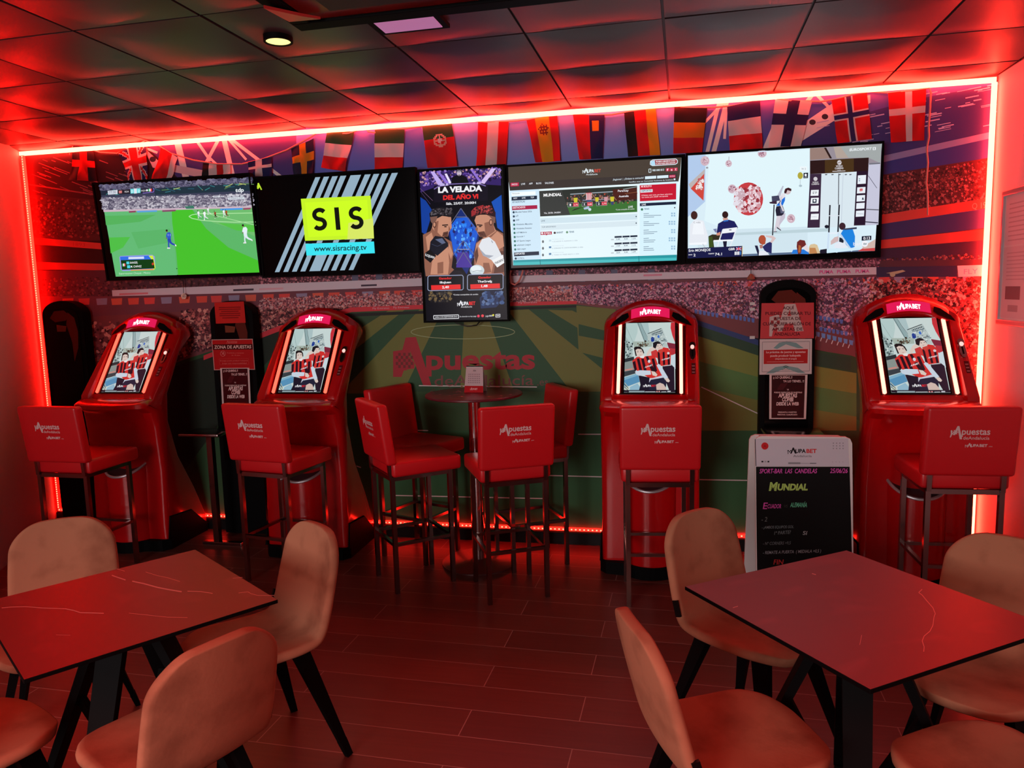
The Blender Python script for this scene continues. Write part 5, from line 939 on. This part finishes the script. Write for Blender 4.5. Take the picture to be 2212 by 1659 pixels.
    rd = Draw(lambda a, b_, h: (a, -.4885-h, b_), 2e-5); rd.rect(-.225, .895, -.148, .913, (20, 60, 230)); [rd.ell(-.215+k*.016, .904, .003, .003, (150, 200, 255), 8) for k in range(4)]
    rd.build('reader_light', BLUEL, t)
    MB().box((.165, -.474, .905), (.11, .02, .045), bev=.008).build('ticket_slot', MATBLACK, t)
    lk = MB().lathe([(.002, 0), (.012, 0), (.012, .02), (.002, .022)], n=14).build('lock', CHROME, t, True)
    lk.rotation_euler = (PI/2, 0, 0); lk.location = (.0, -.462, .955)
    return t
SIGN = pbr('terminal_sign_pink', (60, 5, 20), .3, emit=(.75, .01, .09), es=1.0)
SIGNTXT = attr_mat('terminal_sign_white', .3, emit=2.2)
COINL = pbr('coin_lamp_glow', (90, 20, 20), .3, emit=(1, .45, .40), es=1.6)
BLUEL = attr_mat('reader_blue', .3, emit=1.4)
# picture on the terminals: two players in striped shirts
_B, _T = Vector((0, -.452, 1.078)), Vector((0, -.158, 1.497)); _d = _T-_B; _n = Vector((0, -_d.z, _d.y)).normalized()
_g = hom([(440, 435), (1102, 420), (1132, 1395), (440, 1397)])
def kmp(x, y, h): u, v = _g(x, y); return Vector(((u-.5)*.294, 0, 0))+_B+_d*(.02+.935*v)+_n*(.0072+h)
d = Draw(kmp, 2e-5)
d.poly([(440, 435), (1102, 420), (1132, 1395), (440, 1397)], (206, 222, 220)); d.poly([(440, 435), (600, 432), (600, 560), (540, 760), (440, 620)], (186, 210, 208)); d.poly([(590, 432), (640, 431), (760, 690), (710, 730)], (150, 176, 178)); d.line([(600, 432), (720, 735)], 5, (60, 80, 84)); d.line([(640, 432), (680, 520), (770, 690)], 5, (90, 110, 114)); d.poly([(640, 431), (740, 430), (760, 560), (740, 620)], (176, 200, 202)); d.line([(446, 490), (560, 740)], 3, (110, 130, 130))
d.poly([(740, 580), (930, 500), (1030, 760), (940, 770), (740, 690)], (186, 202, 200)); d.line([(740, 580), (920, 508)], 10, (70, 80, 84)); d.poly([(790, 580), (930, 530), (944, 570), (800, 606)], (90, 110, 120)); d.poly([(800, 580), (928, 536), (934, 560), (806, 598)], (190, 206, 206))
for k in range(6): d.rect(808+k*20, 570-k*7, 820+k*20, 590-k*7, (50, 66, 76), k == 0)
d.poly([(784, 640), (800, 622), (830, 640), (832, 680), (800, 700), (786, 690)], (30, 60, 150)); d.poly([(868, 610), (890, 596), (900, 620), (900, 640), (876, 640)], (60, 110, 200)); d.line([(860, 690), (990, 665)], 8, (50, 60, 66)); d.speck([(780, 610), (990, 560), (1000, 720), (860, 760)], 40, 9, [(90, 110, 120), (140, 160, 166), (220, 230, 230)])
d.poly([(1048, 424), (1102, 421), (1110, 700), (1070, 600), (1045, 500)], (206, 50, 60)); d.poly([(1000, 700), (1114, 720), (1118, 800), (1030, 790)], (130, 40, 60)); d.poly([(1060, 900), (1100, 850), (1120, 860), (1126, 1070), (1085, 1050), (1060, 980)], (206, 222, 230)); d.poly([(1040, 780), (1116, 790), (1118, 860), (1070, 880), (1040, 860)], (190, 50, 60))
d.poly([(440, 620), (540, 760), (540, 960), (440, 1000)], (170, 190, 188)); d.speck([(445, 690), (540, 720), (530, 960), (445, 980)], 46, 14, [(90, 110, 110), (50, 60, 64), (206, 220, 216), (130, 150, 150)]); d.poly([(540, 690), (800, 690), (800, 760), (560, 780)], (170, 186, 176)); d.speck([(600, 700), (760, 680), (740, 750), (620, 760)], 26, 11, [(60, 50, 40), (120, 100, 80), (90, 90, 80)]); d.poly([(440, 930), (560, 900), (570, 960), (440, 980)], (44, 50, 54))
d.poly([(440, 980), (560, 950), (590, 1100), (440, 1160)], (140, 150, 146)); d.poly([(445, 1080), (540, 1060), (560, 1080), (445, 1100)], (206, 140, 130)); d.poly([(440, 1110), (580, 1080), (600, 1130), (440, 1180)], (60, 66, 72)); d.poly([(440, 1190), (620, 1130), (650, 1250), (450, 1330), (440, 1290)], (90, 150, 190)); d.poly([(440, 1190), (620, 1130), (626, 1160), (440, 1230)], (130, 180, 206)); d.poly([(520, 1320), (620, 1270), (660, 1330), (640, 1370), (520, 1375)], (150, 190, 210))
for k in range(6): d.line([(445, 1262+k*20), (500, 1330+k*14)], 7, (40, 44, 44) if k % 2 else (210, 206, 170))
SKN = (226, 206, 196); RB_, BK_ = (214, 50, 46), (44, 18, 30)
# second player (behind, right)
d.poly([(730, 860), (770, 790), (830, 750), (860, 800), (800, 830), (740, 900)], SKN); d.poly([(790, 830), (860, 800), (900, 860), (880, 920), (800, 900)], (206, 60, 60)); d.poly([(860, 860), (900, 800), (960, 770), (1020, 780), (1060, 840), (1056, 1010), (930, 1030), (890, 960)], RB_)
for a in (880, 946, 1010): d.poly([(a, 840), (a+26, 830), (a+40, 1010), (a+12, 1016)], BK_)
d.poly([(950, 1030), (1070, 1010), (1110, 1050), (1124, 1390), (1060, 1390), (960, 1150)], (40, 26, 42)); d.line([(960, 1030), (1070, 1018)], 8, (206, 200, 206)); d.poly([(830, 770), (860, 730), (910, 710), (946, 760), (944, 810), (900, 820), (870, 800)], SKN); d.poly([(815, 770), (812, 710), (850, 690), (900, 694), (938, 730), (946, 760), (920, 720), (870, 724), (850, 790)], (30, 26, 32)); d.ell(880, 752, 8, 4, (60, 40, 40)); d.ell(916, 744, 7, 4, (60, 40, 40)); d.line([(890, 784), (912, 778)], 4, (170, 100, 96)); d.poly([(880, 810), (940, 790), (960, 810), (910, 860)], (206, 70, 60)); d.ell(1024, 852, 18, 17, (226, 210, 214)); d.text('AUPABET', 934, 955, 116, 18, (240, 226, 230), -30, .03)
# first player (front, left)
d.poly([(540, 960), (600, 905), (680, 900), (760, 890), (840, 880), (880, 990), (940, 1130), (960, 1190), (780, 1200), (640, 1120), (560, 1060)], RB_)
for a in (600, 660, 800): d.poly([(a, 930), (a+34, 925), (a+80, 1100), (a+44, 1110)], BK_)
d.poly([(545, 980), (580, 960), (606, 1080), (580, 1110)], BK_); d.poly([(720, 900), (752, 896), (780, 960), (750, 990)], BK_); d.poly([(760, 1010), (800, 1000), (880, 1140), (830, 1160)], BK_)
d.poly([(630, 1160), (780, 1190), (780, 1380), (640, 1380), (660, 1290)], (30, 24, 40)); d.poly([(770, 1230), (880, 1190), (970, 1190), (1010, 1260), (1000, 1360), (780, 1380)], (36, 34, 56)); d.poly([(780, 1210), (950, 1160), (972, 1190), (800, 1220), (775, 1260)], (206, 206, 222)); d.poly([(870, 1290), (920, 1262), (970, 1280), (1010, 1340), (1010, 1366), (880, 1368)], (216, 190, 180))
d.poly([(580, 1110), (650, 1090), (790, 1095), (800, 1150), (640, 1166), (600, 1150)], (206, 218, 232)); d.poly([(800, 1100), (850, 1110), (886, 1150), (870, 1176), (820, 1160)], SKN); d.poly([(870, 1020), (900, 1000), (950, 1060), (1030, 1190), (990, 1210), (940, 1150)], (206, 218, 232)); d.poly([(985, 1205), (1030, 1196), (1056, 1236), (1040, 1256), (1010, 1246)], SKN)
d.poly([(565, 800), (600, 790), (650, 782), (690, 830), (690, 880), (660, 910), (610, 900), (585, 870)], SKN); d.poly([(640, 900), (690, 880), (706, 900), (690, 924), (650, 918)], (240, 236, 236)); d.poly([(560, 800), (556, 780), (580, 762), (640, 762), (680, 800), (700, 850), (690, 860), (660, 800), (610, 792), (580, 810), (600, 890), (584, 896)], (34, 26, 28)); d.ell(612, 838, 8, 4, (60, 44, 40)); d.ell(654, 832, 8, 4, (60, 44, 40)); d.line([(600, 828), (624, 824)], 4, (40, 30, 30)); d.line([(644, 822), (664, 820)], 4, (40, 30, 30)); d.line([(634, 880), (662, 876)], 4, (170, 110, 100)); d.ell(768, 966, 18, 22, (226, 216, 226)); d.text('AUPABET', 712, 1060, 104, 20, (240, 226, 230), -34, .03)
betting_mark(d, 696, 1318, 172, 26, (240, 240, 244), (214, 40, 50)); d.poly([(440, 1366), (1131, 1360), (1132, 1395), (440, 1397)], (36, 26, 40)); d.line([(508, 1386), (718, 1384)], 18, (150, 170, 176)); d.line([(726, 1388), (866, 1386)], 6, (220, 226, 230)); d.ell(886, 1385, 10, 9, (230, 150, 150)); d.ell(916, 1384, 10, 9, (230, 150, 150)); d.line([(944, 1388), (1010, 1386)], 6, (220, 226, 230)); d.line([(1026, 1382), (1070, 1381)], 16, (210, 210, 220))
tmp = d.build('screen_picture', attr_mat('terminal_screen_light', .12, emit=.88)); KPIC = {'mesh': tmp.data}; bpy.data.objects.remove(tmp)
terminal('leftmost red betting terminal, beside the left corner', -3.65, 'dim')
terminal('red betting terminal between the notices and the round high table', -2.333, 'dim')
terminal('red betting terminal facing the camera, right of the round high table', -.12, 'hot')
terminal('rightmost red betting terminal, beside the white wall', 1.327, 'hot')

# ------------------------------------------------------------------ bar stools
def stool(label):
    t = thing('bar_stool', label, 'bar stool', group='red bar stools')
    MB().box((0, .02, .722), (.40, .42, .085), bev=.018, seg=3).build('seat', LEATHER, t, True)
    b = bmesh.new(); bmesh.ops.create_cube(b, size=1); bmesh.ops.scale(b, vec=(.415, .062, .345), verts=b.verts); bmesh.ops.bevel(b, geom=b.edges[:], offset=.019, segments=4, affect='EDGES', profile=.55)
    for v in b.verts:
        k = (v.co.z+.1725)/.345; v.co.y -= .045*(k-.25)
        if v.co.y < 0: v.co.y *= 1+.12*(1-(v.co.x/.21)**2)*(1-(v.co.z/.17)**2)
    me = bpy.data.meshes.new('backrest'); b.to_mesh(me); b.free(); me.materials.append(LEATHER); me.polygons.foreach_set('use_smooth', [True]*len(me.polygons)); me.set_sharp_from_angle(angle=math.radians(50))
    bk = bpy.data.objects.new('backrest', me); COL.objects.link(bk); bk.parent = t; bk.location = (0, -.205, .925)
    # printed mark on the outer face (back side); picture x runs to the right seen from behind
    d = Draw(lambda a, y, h: (a, -.0312-.045*((-y+.1725)/.345-.25)-h, -y), 2e-5, .0006)
    LC_ = (224, 196, 196); shop_mark(d, -.098, -.038, .172, .024, LC_); betting_mark(d, -.030, .022, .098, .013, LC_); d.text('.es', .072, .022, .018, .006, LC_)
    lg = d.build('printed_mark', PRINT, bk); lg['label'] = 'pale printed lettering'
    w, f, r_ = .165, .165, -.185
    for sx in (-1, 1):
        for y in (f, r_): MB().bar((sx*w, y, 0), (sx*w, y, .680), .024, .024, (0, 1, 0)).build('leg', CHROME, t)
        MB().bar((sx*w, -.196, .67), (sx*w, -.205, .80), .022, .016, (0, 1, 0)).build('back_post', CHROME, t)
    fb = MB(); fr = MB()
    for bb, z, hh in ((fb, .285, .018), (fr, .668, .024)):
        bb.box((0, f, z), (2*w-.025, .020, hh)).box((0, r_, z), (2*w-.025, .020, hh)).box((-w, (f+r_)/2, z), (.020, f-r_-.025, hh)).box((w, (f+r_)/2, z), (.020, f-r_-.025, hh))
    fb.build('footrest', CHROME, t); fr.build('seat_frame', CHROME, t)
    return t
ST = [((-3.585, -.90), (.02, 1), 'leftmost red bar stool before the first red terminal'),
      ((-2.305, -.775), (.16, .98), 'red bar stool before the second red terminal, left of the high table'),
      ((-1.495, -.735), (.76, .65), 'red bar stool at the front left of the round high table'),
      ((-1.60, -.315), (.93, -.36), 'red bar stool at the rear left of the round high table by the mural'),
      ((-.905, -.815), (-.46, .89), 'red bar stool at the front right of the round high table, lettering facing us'),
      ((-.875, -.345), (-.86, -.51), 'red bar stool at the rear right of the round high table, seen from its side'),
      ((-.075, -.762), (-.10, .995), 'red bar stool before the terminal that faces the camera'),
      ((1.395, -.745), (-.03, 1), 'rightmost red bar stool before the terminal at the white wall')]
s0 = None
for (x, y), fd, lab in ST:
    if s0 is None: s0 = stool(lab); s0.location = (x, y, 0); s0.rotation_euler = (0, 0, facing(*fd))
    else: dup(s0, (x, y, 0), facing(*fd), lab)

# ------------------------------------------------------------------ round high table with calendar
TX, TY = -1.185, -.43
t = thing('round_high_table', 'round dark red high table on a chrome column before the mural', 'high table', (TX, TY, 0))
MB().lathe([(.001, 1.064), (.294, 1.064), (.30, 1.068), (.30, 1.077), (.297, 1.08), (.001, 1.08)], n=64).build('tabletop', pbr('dark_laminate', (96, 34, 44), .3), t, True)
MB().lathe([(.038, .02), (.038, 1.06)], n=32).build('column', pbr('polished_chrome', (205, 198, 198), .12, 1.0), t, True)
MB().lathe([(.11, 1.055), (.11, 1.063)], n=32).build('mounting_plate', MATBLACK, t)
MB().lathe([(.235, 0), (.235, .008), (.228, .014), (.06, .02), (.045, .03)], n=64).build('base_plate', pbr('satin_steel', (150, 130, 130), .42, 1.0), t, True)
d = Draw(local(on_plane((0, 0, 1.0802), (0, 0, 1), (760, 790), 4.337), t), 1e-5); PW = (190, 130, 134)
betting_mark(d, 948, 250, 250, 14, PW); d.text('APUESTAS', 950, 274, 240, 8, PW)
d.line([(1030, 230), (1060, 212), (1100, 205)], 4, PW)
for k in range(20): a = 2*PI*k/20; d.ell(1157+410*math.cos(a), 240+50*math.sin(a), 13, 3.2, PW, 7)
d.build('tabletop_print', PRINT, t)
cz = 1.0805; c = Vector((-1.19, -.375, cz)); t = thing('desk_calendar', 'small folding desk calendar with a red foot on the round high table', 'calendar', c, rz=math.radians(-4))
MB().add([(-.062, -.03, 0), (.062, -.03, 0), (.054, .004, .158), (-.054, .004, .158), (-.062, -.032, 0), (.062, -.032, 0), (.054, .002, .158), (-.054, .002, .158)], [(0, 1, 2, 3), (7, 6, 5, 4), (0, 4, 5, 1), (1, 5, 6, 2), (2, 6, 7, 3), (3, 7, 4, 0)]).build('front_leaf', WHITE, t)
MB().add([(-.06, .05, 0), (.06, .05, 0), (.054, .006, .158), (-.054, .006, .158), (-.06, .052, 0), (.06, .052, 0), (.054, .008, .158), (-.054, .008, .158)], [(0, 1, 2, 3), (7, 6, 5, 4), (0, 4, 5, 1), (1, 5, 6, 2), (2, 6, 7, 3), (3, 7, 4, 0)]).build('rear_leaf', WHITE, t)
MB().tube([(-.054, .004, .159), (.054, .004, .159)], .004, 8).build('spiral_binding', BLACK, t)
cm = lambda u, v, h: (u*(.062-.008*v), -.032+.034*v-h, .158*v+h*.2)
d = Draw(cm, 2e-5); d.rect(-1, 0, 1, .26, (190, 20, 30)); d.rect(-.98, .27, .98, .97, (206, 180, 184)); d.text('2026', -.16, .82, .34, -.05, (60, 40, 50), 0, .02); betting_mark(d, -.4, .1, .8, -.07, (230, 170, 170))
for r_ in range(5):
    for k in range(7): d.rect(-.66+k*.2, .36+r_*.08, -.56+k*.2, .40+r_*.08, (150, 120, 130), k == 0)
d.build('calendar_print', PRINT, t)
# ------------------------------------------------------------------ low dining tables
def marble():
    m = pbr('dark_marble_laminate', (92, 40, 42), .42, spec=.4); nt = m.node_tree; b = nt.nodes['Principled BSDF']; L = nt.links.new
    tc = nt.nodes.new('ShaderNodeTexCoord'); mp = nt.nodes.new('ShaderNodeMapping'); mp.inputs['Rotation'].default_value = (0, 0, .35); mp.inputs['Scale'].default_value = (.55, 2.3, 1)
    n = nt.nodes.new('ShaderNodeTexNoise'); n.inputs['Scale'].default_value = 1.5; n.inputs['Detail'].default_value = 3; n.inputs['Distortion'].default_value = .3; n.inputs['Roughness'].default_value = .45
    s_ = nt.nodes.new('ShaderNodeMath'); s_.operation = 'SUBTRACT'; s_.inputs[1].default_value = .5
    a = nt.nodes.new('ShaderNodeMath'); a.operation = 'ABSOLUTE'
    n2 = nt.nodes.new('ShaderNodeTexNoise'); n2.inputs['Scale'].default_value = 5; r2 = nt.nodes.new('ShaderNodeValToRGB'); r2.color_ramp.elements[0].position = .5; r2.color_ramp.elements[1].position = .58
    r = nt.nodes.new('ShaderNodeValToRGB'); r.color_ramp.elements[0].position = .0; r.color_ramp.elements[1].position = .05
    r.color_ramp.elements[0].color = (1, 1, 1, 1); r.color_ramp.elements[1].color = (0, 0, 0, 1)
    mu = nt.nodes.new('ShaderNodeMath'); mu.operation = 'MULTIPLY'
    mx = nt.nodes.new('ShaderNodeMix'); mx.data_type = 'RGBA'; mx.inputs['A'].default_value = (*lin((112, 29, 34)), 1); mx.inputs['B'].default_value = (*lin((124, 36, 42)), 1)
    L(tc.outputs['Object'], mp.inputs['Vector']); L(mp.outputs[0], n.inputs['Vector']); L(tc.outputs['Object'], n2.inputs['Vector']); L(n.outputs['Fac'], s_.inputs[0]); L(s_.outputs[0], a.inputs[0]); L(a.outputs[0], r.inputs['Fac'])
    L(n2.outputs['Fac'], r2.inputs['Fac']); L(r.outputs['Color'], mu.inputs[0]); L(r2.outputs['Color'], mu.inputs[1]); L(mu.outputs[0], mx.inputs['Factor']); L(mx.outputs['Result'], b.inputs['Base Color'])
    return m
MARBLE = marble()
def dining_table(label, c, rz, half, off, sc, veins):
    t = thing('dining_table', label, 'dining table', (*c, 0), rz, 'square dark dining tables')
    tb = MB().box((0, 0, .744), (2*half, 2*half, .012), bev=.002)
    tb.m = [0 if all(tb.v[i][2] > .7495 for i in f) else 1 for f in tb.f]
    tb.build('tabletop', [MARBLE, MATBLACK], t)
    d = Draw(local(on_plane((0, 0, .7502), (0, 0, 1), off, sc), t), 5e-6)
    for w_, v_ in veins: d.line(v_, w_, (214, 150, 144))
    d.build('marble_veins', PRINT, t)
    b = MB().box((0, 0, .731), (.34, .34, .014)); b.box((0, 0, .70), (.12, .12, .06)); b.build('mounting_plate', MATBLACK, t)
    for k in range(4):
        a = PI/4+k*PI/2; ca, sa = math.cos(a), math.sin(a); side = (-sa, ca, 0)
        MB().bar((.06*ca, .06*sa, .735), (.37*ca, .37*sa, .012), .085, .03, (sa, -ca, 0) if False else (ca, sa, .8), .060, .022).box((.37*ca, .37*sa, .008), (.055, .055, .016), Matrix.Rotation(a, 3, 'Z')).build('leg', MATBLACK, t)
        MB().bar((.185*ca, .185*sa, .43), (.035*ca, .035*sa, .14), .028, .02, (ca, sa, .5)).build('strut', MATBLACK, t)
    MB().box((0, 0, .135), (.10, .10, .05), bev=.01).build('strut_joint', MATBLACK, t)
    return t
dining_table('left dark square dining table with pale marble veins', (-1.697, -2.887), math.radians(-35.1), .345, (0, 1080), 2.765, [(6, [(668, 450), (690, 458), (750, 478)]), (7, [(790, 485), (860, 500), (940, 522), (1000, 534), (1085, 548)]), (4, [(1120, 545), (1200, 547), (1270, 558)]), (2.5, [(870, 430), (940, 452), (1000, 464), (1075, 487)]), (3, [(700, 412), (745, 425)]), (4, [(10, 645), (60, 640), (150, 637), (250, 645), (390, 650)]), (5, [(390, 650), (440, 660), (480, 673), (560, 675), (620, 677)]), (2.5, [(770, 676), (850, 684), (950, 695), (1000, 700), (1120, 702)]), (2.5, [(1425, 556), (1480, 548), (1500, 560), (1540, 570), (1640, 570)]), (2, [(1390, 468), (1450, 462)]), (2, [(335, 805), (420, 808)])])
dining_table('right dark square dining table before the chalkboard stand', (.535, -2.597), math.radians(36), .352, (1280, 1060), 2.3734, [(4, [(1690, 505), (1672, 522), (1690, 535), (1710, 560), (1745, 600), (1757, 630), (1750, 650), (1745, 690), (1730, 720), (1700, 745), (1690, 770), (1700, 800), (1698, 825)]), (4, [(1125, 425), (1145, 430)]), (2.5, [(1380, 740), (1370, 790)]), (3, [(720, 600), (745, 592)])])

# ------------------------------------------------------------------ upholstered dining chairs (front is local +y)
def cat(P, t):
    n = len(P)-1; x = t*n; i = min(int(x), n-1); u = x-i
    p = [P[max(0, min(n, i+k))] for k in (-1, 0, 1, 2)]
    return [.5*((2*p[1][a])+(-p[0][a]+p[2][a])*u+(2*p[0][a]-5*p[1][a]+4*p[2][a]-p[3][a])*u*u+(-p[0][a]+3*p[1][a]-3*p[2][a]+p[3][a])*u**3) for a in range(len(p[0]))]
def chair(label):
    t = thing('dining_chair', label, 'chair', group='beige dining chairs')
    # profile: y, z, half width
    PR = [(.225, .442, .205), (.17, .456, .213), (.07, .455, .220), (-.03, .448, .220), (-.12, .446, .216), (-.185, .462, .210), (-.225, .515, .206), (-.248, .59, .205), (-.268, .67, .202), (-.284, .745, .197), (-.294, .80, .190), (-.299, .835, .184)]
    NU, NV = 17, 56; vs = []
    dense = [cat(PR, k/200) for k in range(201)]; ln = [0.]
    for a, b in zip(dense, dense[1:]): ln.append(ln[-1]+math.hypot(b[0]-a[0], b[1]-a[1]))
    LT = ln[-1]
    for j in range(NV):
        q = j/(NV-1); s_ = LT*(.5-.5*math.cos(PI*q))*.7+LT*q*.3
        i0 = max(k for k in range(201) if ln[k] <= s_+1e-9); i1 = min(200, i0+1); f = 0 if i1 == i0 else (s_-ln[i0])/max(1e-9, ln[i1]-ln[i0])
        y, z, w = [a+(b-a)*f for a, b in zip(dense[i0], dense[i1])]
        k = s_/LT; back = max(0, min(1, (k-.45)/.15))
        w *= .96; rf_, rt_ = .125, .105
        if s_ < rf_: w += -rf_+math.sqrt(max(0, rf_**2-(rf_-s_)**2))
        if LT-s_ < rt_: w += -rt_+math.sqrt(max(0, rt_**2-(rt_-LT+s_)**2))
        for i in range(NU):
            u = -1+2*i/(NU-1); x = w*u; uu = x/.21
            yy, zz = y, z
            yy += back*.030*uu*uu-(1-back)*max(0, 1-s_/.2)*.03*uu*uu
            zz += (1-back)*(.016*uu*uu-.010*(1-uu*uu)*max(0, 1-abs(y-.02)/.2))-back*max(0, 1-(LT-s_)/.2)*.022*uu*uu
            vs.append((x, yy, zz))
    fs = [(j*NU+i, j*NU+i+1, (j+1)*NU+i+1, (j+1)*NU+i) for j in range(NV-1) for i in range(NU-1)]
    o = MB().add(vs, fs).build('seat_shell', SUEDE, t, True, 180)
    m = o.modifiers.new('thick', 'SOLIDIFY'); m.thickness = .034; m.offset = 0; m.use_even_offset = False
    m2 = o.modifiers.new('round', 'SUBSURF'); m2.levels = 1; m2.render_levels = 1
    b = MB().box((0, .0, .424), (.26, .30, .016), bev=.004); b.build('under_frame', MATBLACK, t)
    for sx in (-1, 1):
        for y0, y1 in ((.12, .235), (-.13, -.255)):
            A_0, B_0 = Vector((sx*.115, y0, .428)), Vector((sx*.215, y1, .0))
            MB().bar(A_0, A_0.lerp(B_0, .86), .062, .030, (sx, y1-y0, .3), .030, .018).bar(A_0.lerp(B_0, .85), B_0, .031, .022, (sx, y1-y0, .3), .026, .018).build('leg', MATBLACK, t)
    TG = MB().box((.197, -.196, .52), (.010, .022, .06), Matrix.Rotation(.3, 3, 'X'))
    g = TG.build('fabric_tag', BLACK, t); g['label'] = 'small black fabric tag'
    return t
CH = [((-2.25, -2.60), (.56, -.83), 'beige chair at the far left behind the left dining table'),
      ((-1.495, -2.54), (-.57, -.82), 'beige chair at the right of the left dining table, whole leg in view'),
      ((-1.40, -3.12), (-.91, .42), 'stained beige chair in front of the left dining table, its back towards us'),
      ((-1.97, -3.26), (.42, .91), 'beige chair cut off by the lower left corner'),
      ((.30, -2.165), (.70, -.71), 'beige chair at the far left of the right dining table beside the chalkboard stand'),
      ((.175, -2.865), (.93, .37), 'beige chair nearest us at the right dining table with a black fabric tag'),
      ((.955, -2.39), (-.56, -.83), 'beige chair behind the right dining table at the right wall'),
      ((.80, -2.93), (-.56, .83), 'beige chair cut off by the lower right corner')]
c0 = None
for (x, y), fd, lab in CH:
    if c0 is None: c0 = chair(lab); c0.location = (x, y, 0); c0.rotation_euler = (0, 0, facing(*fd))
    else: dup(c0, (x, y, 0), facing(*fd), lab)

# ------------------------------------------------------------------ notice board on the right wall
t = thing('notice_board', 'framed notice board with typed sheets on the right white wall', 'notice board', (XR, -.62, 1.80))
LX = -.004; y1, y0, z0, z1 = .40, -.45, -.345, .35
MB().box((LX-.008, (y0+y1)/2, 0), (.012, y1-y0, z1-z0)).build('board', WHITE, t)
for z in (z0, z1): MB().box((LX-.014, (y0+y1)/2, z), (.032, y1-y0+.02, .030), bev=.006).build('frame_rail', SILVER, t)
for y in (y0, y1): MB().box((LX-.014, y, 0), (.026, .016, z1-z0)).build('frame_post', SILVER, t)
d = Draw(lambda y, z, h: (LX-.0145-h, -y, z), 3e-5)      # picture x runs towards the room
PG = (226, 212, 214)
d.poly([(-.385, .33), (.0, .33), (.0, .07), (-.385, .07)], PG); d.poly([(-.385, .06), (.1, .06), (.1, -.32), (-.385, -.32)], (220, 206, 208)); d.poly([(.02, .33), (.4, .33), (.4, .07), (.02, .07)], PG)
for k in range(9): d.rect(-.34, .29-k*.024, -.08+.05*(k % 3), .283-k*.024, (200, 178, 182), k == 0)
for k in range(8): d.rect(-.34, .03-k*.02, -.12+.06*(k % 2), .024-k*.02, (200, 178, 182), k == 0)
d.rect(-.34, -.15, -.16, -.22, (140, 110, 114)); d.rect(-.3, -.25, -.18, -.285, (180, 160, 164))
d.build('typed_sheets', PRINT, t)

# ------------------------------------------------------------------ ceiling fittings
t = thing('ceiling_downlight', 'small round pale recessed downlight in the dark ceiling', 'downlight', (-1.653, -1.746, CEIL-.036))
MB().lathe([(.052, .034), (.052, -.004), (.062, -.004), (.062, .034)], n=32).build('trim_ring', MATBLACK, t, True)
MB().lathe([(.001, .0), (.052, .0)], n=32).build('lens', pbr('downlight_lens', (210, 200, 150), .5, emit=(.82, .72, .36), es=.8), t)
t = thing('ceiling_panel_light', 'small rectangular milky panel in the ceiling beside the black unit', 'ceiling light', (-1.045, -1.85, CEIL-.034), math.radians(-1))
MB().box((0, 0, 0), (.30, .28, .016)).build('frame', MATBLACK, t)
MB().box((0, 0, -.008), (.25, .23, .006)).build('diffuser', pbr('milky_diffuser', (215, 190, 205), .5, emit=(.42, .16, .36), es=.7), t)
t = thing('ceiling_unit', 'black hanging ceiling unit with a red lit lip cut off by the top edge', 'ceiling unit', (-.60, -2.60, 2.66), math.radians(-.8))
MB().box((0, 0, .082), (1.42, .72, .160), bev=.01).build('casing', BLACK, t, True)
MB().box((0, .325, -.004), (1.42, .07, .012), bev=.003).box((0, -.325, -.004), (1.42, .07, .012), bev=.003).box((-.675, 0, -.004), (.07, .58, .012), bev=.003).box((.675, 0, -.004), (.07, .58, .012), bev=.003).build('under_frame', MATBLACK, t)
MB().box((.05, -.02, -.004), (1.15, .46, .01)).build('grille', pbr('unit_grille', (58, 48, 46), .6), t)
MB().add([(-.70, .255, -.012), (-.585, .262, -.012), (-.62, .20, -.02), (-.69, .07, -.03), (-.70, .255, -.004), (-.585, .262, -.004), (-.62, .20, -.01), (-.69, .07, -.02)], [(3, 2, 1, 0), (4, 5, 6, 7), (0, 1, 5, 4), (1, 2, 6, 5), (2, 3, 7, 6), (3, 0, 4, 7)]).build('air_flap', pbr('flap_red_lit', (214, 60, 56), .4), t)  # red light falling on the lip is put into its base colour
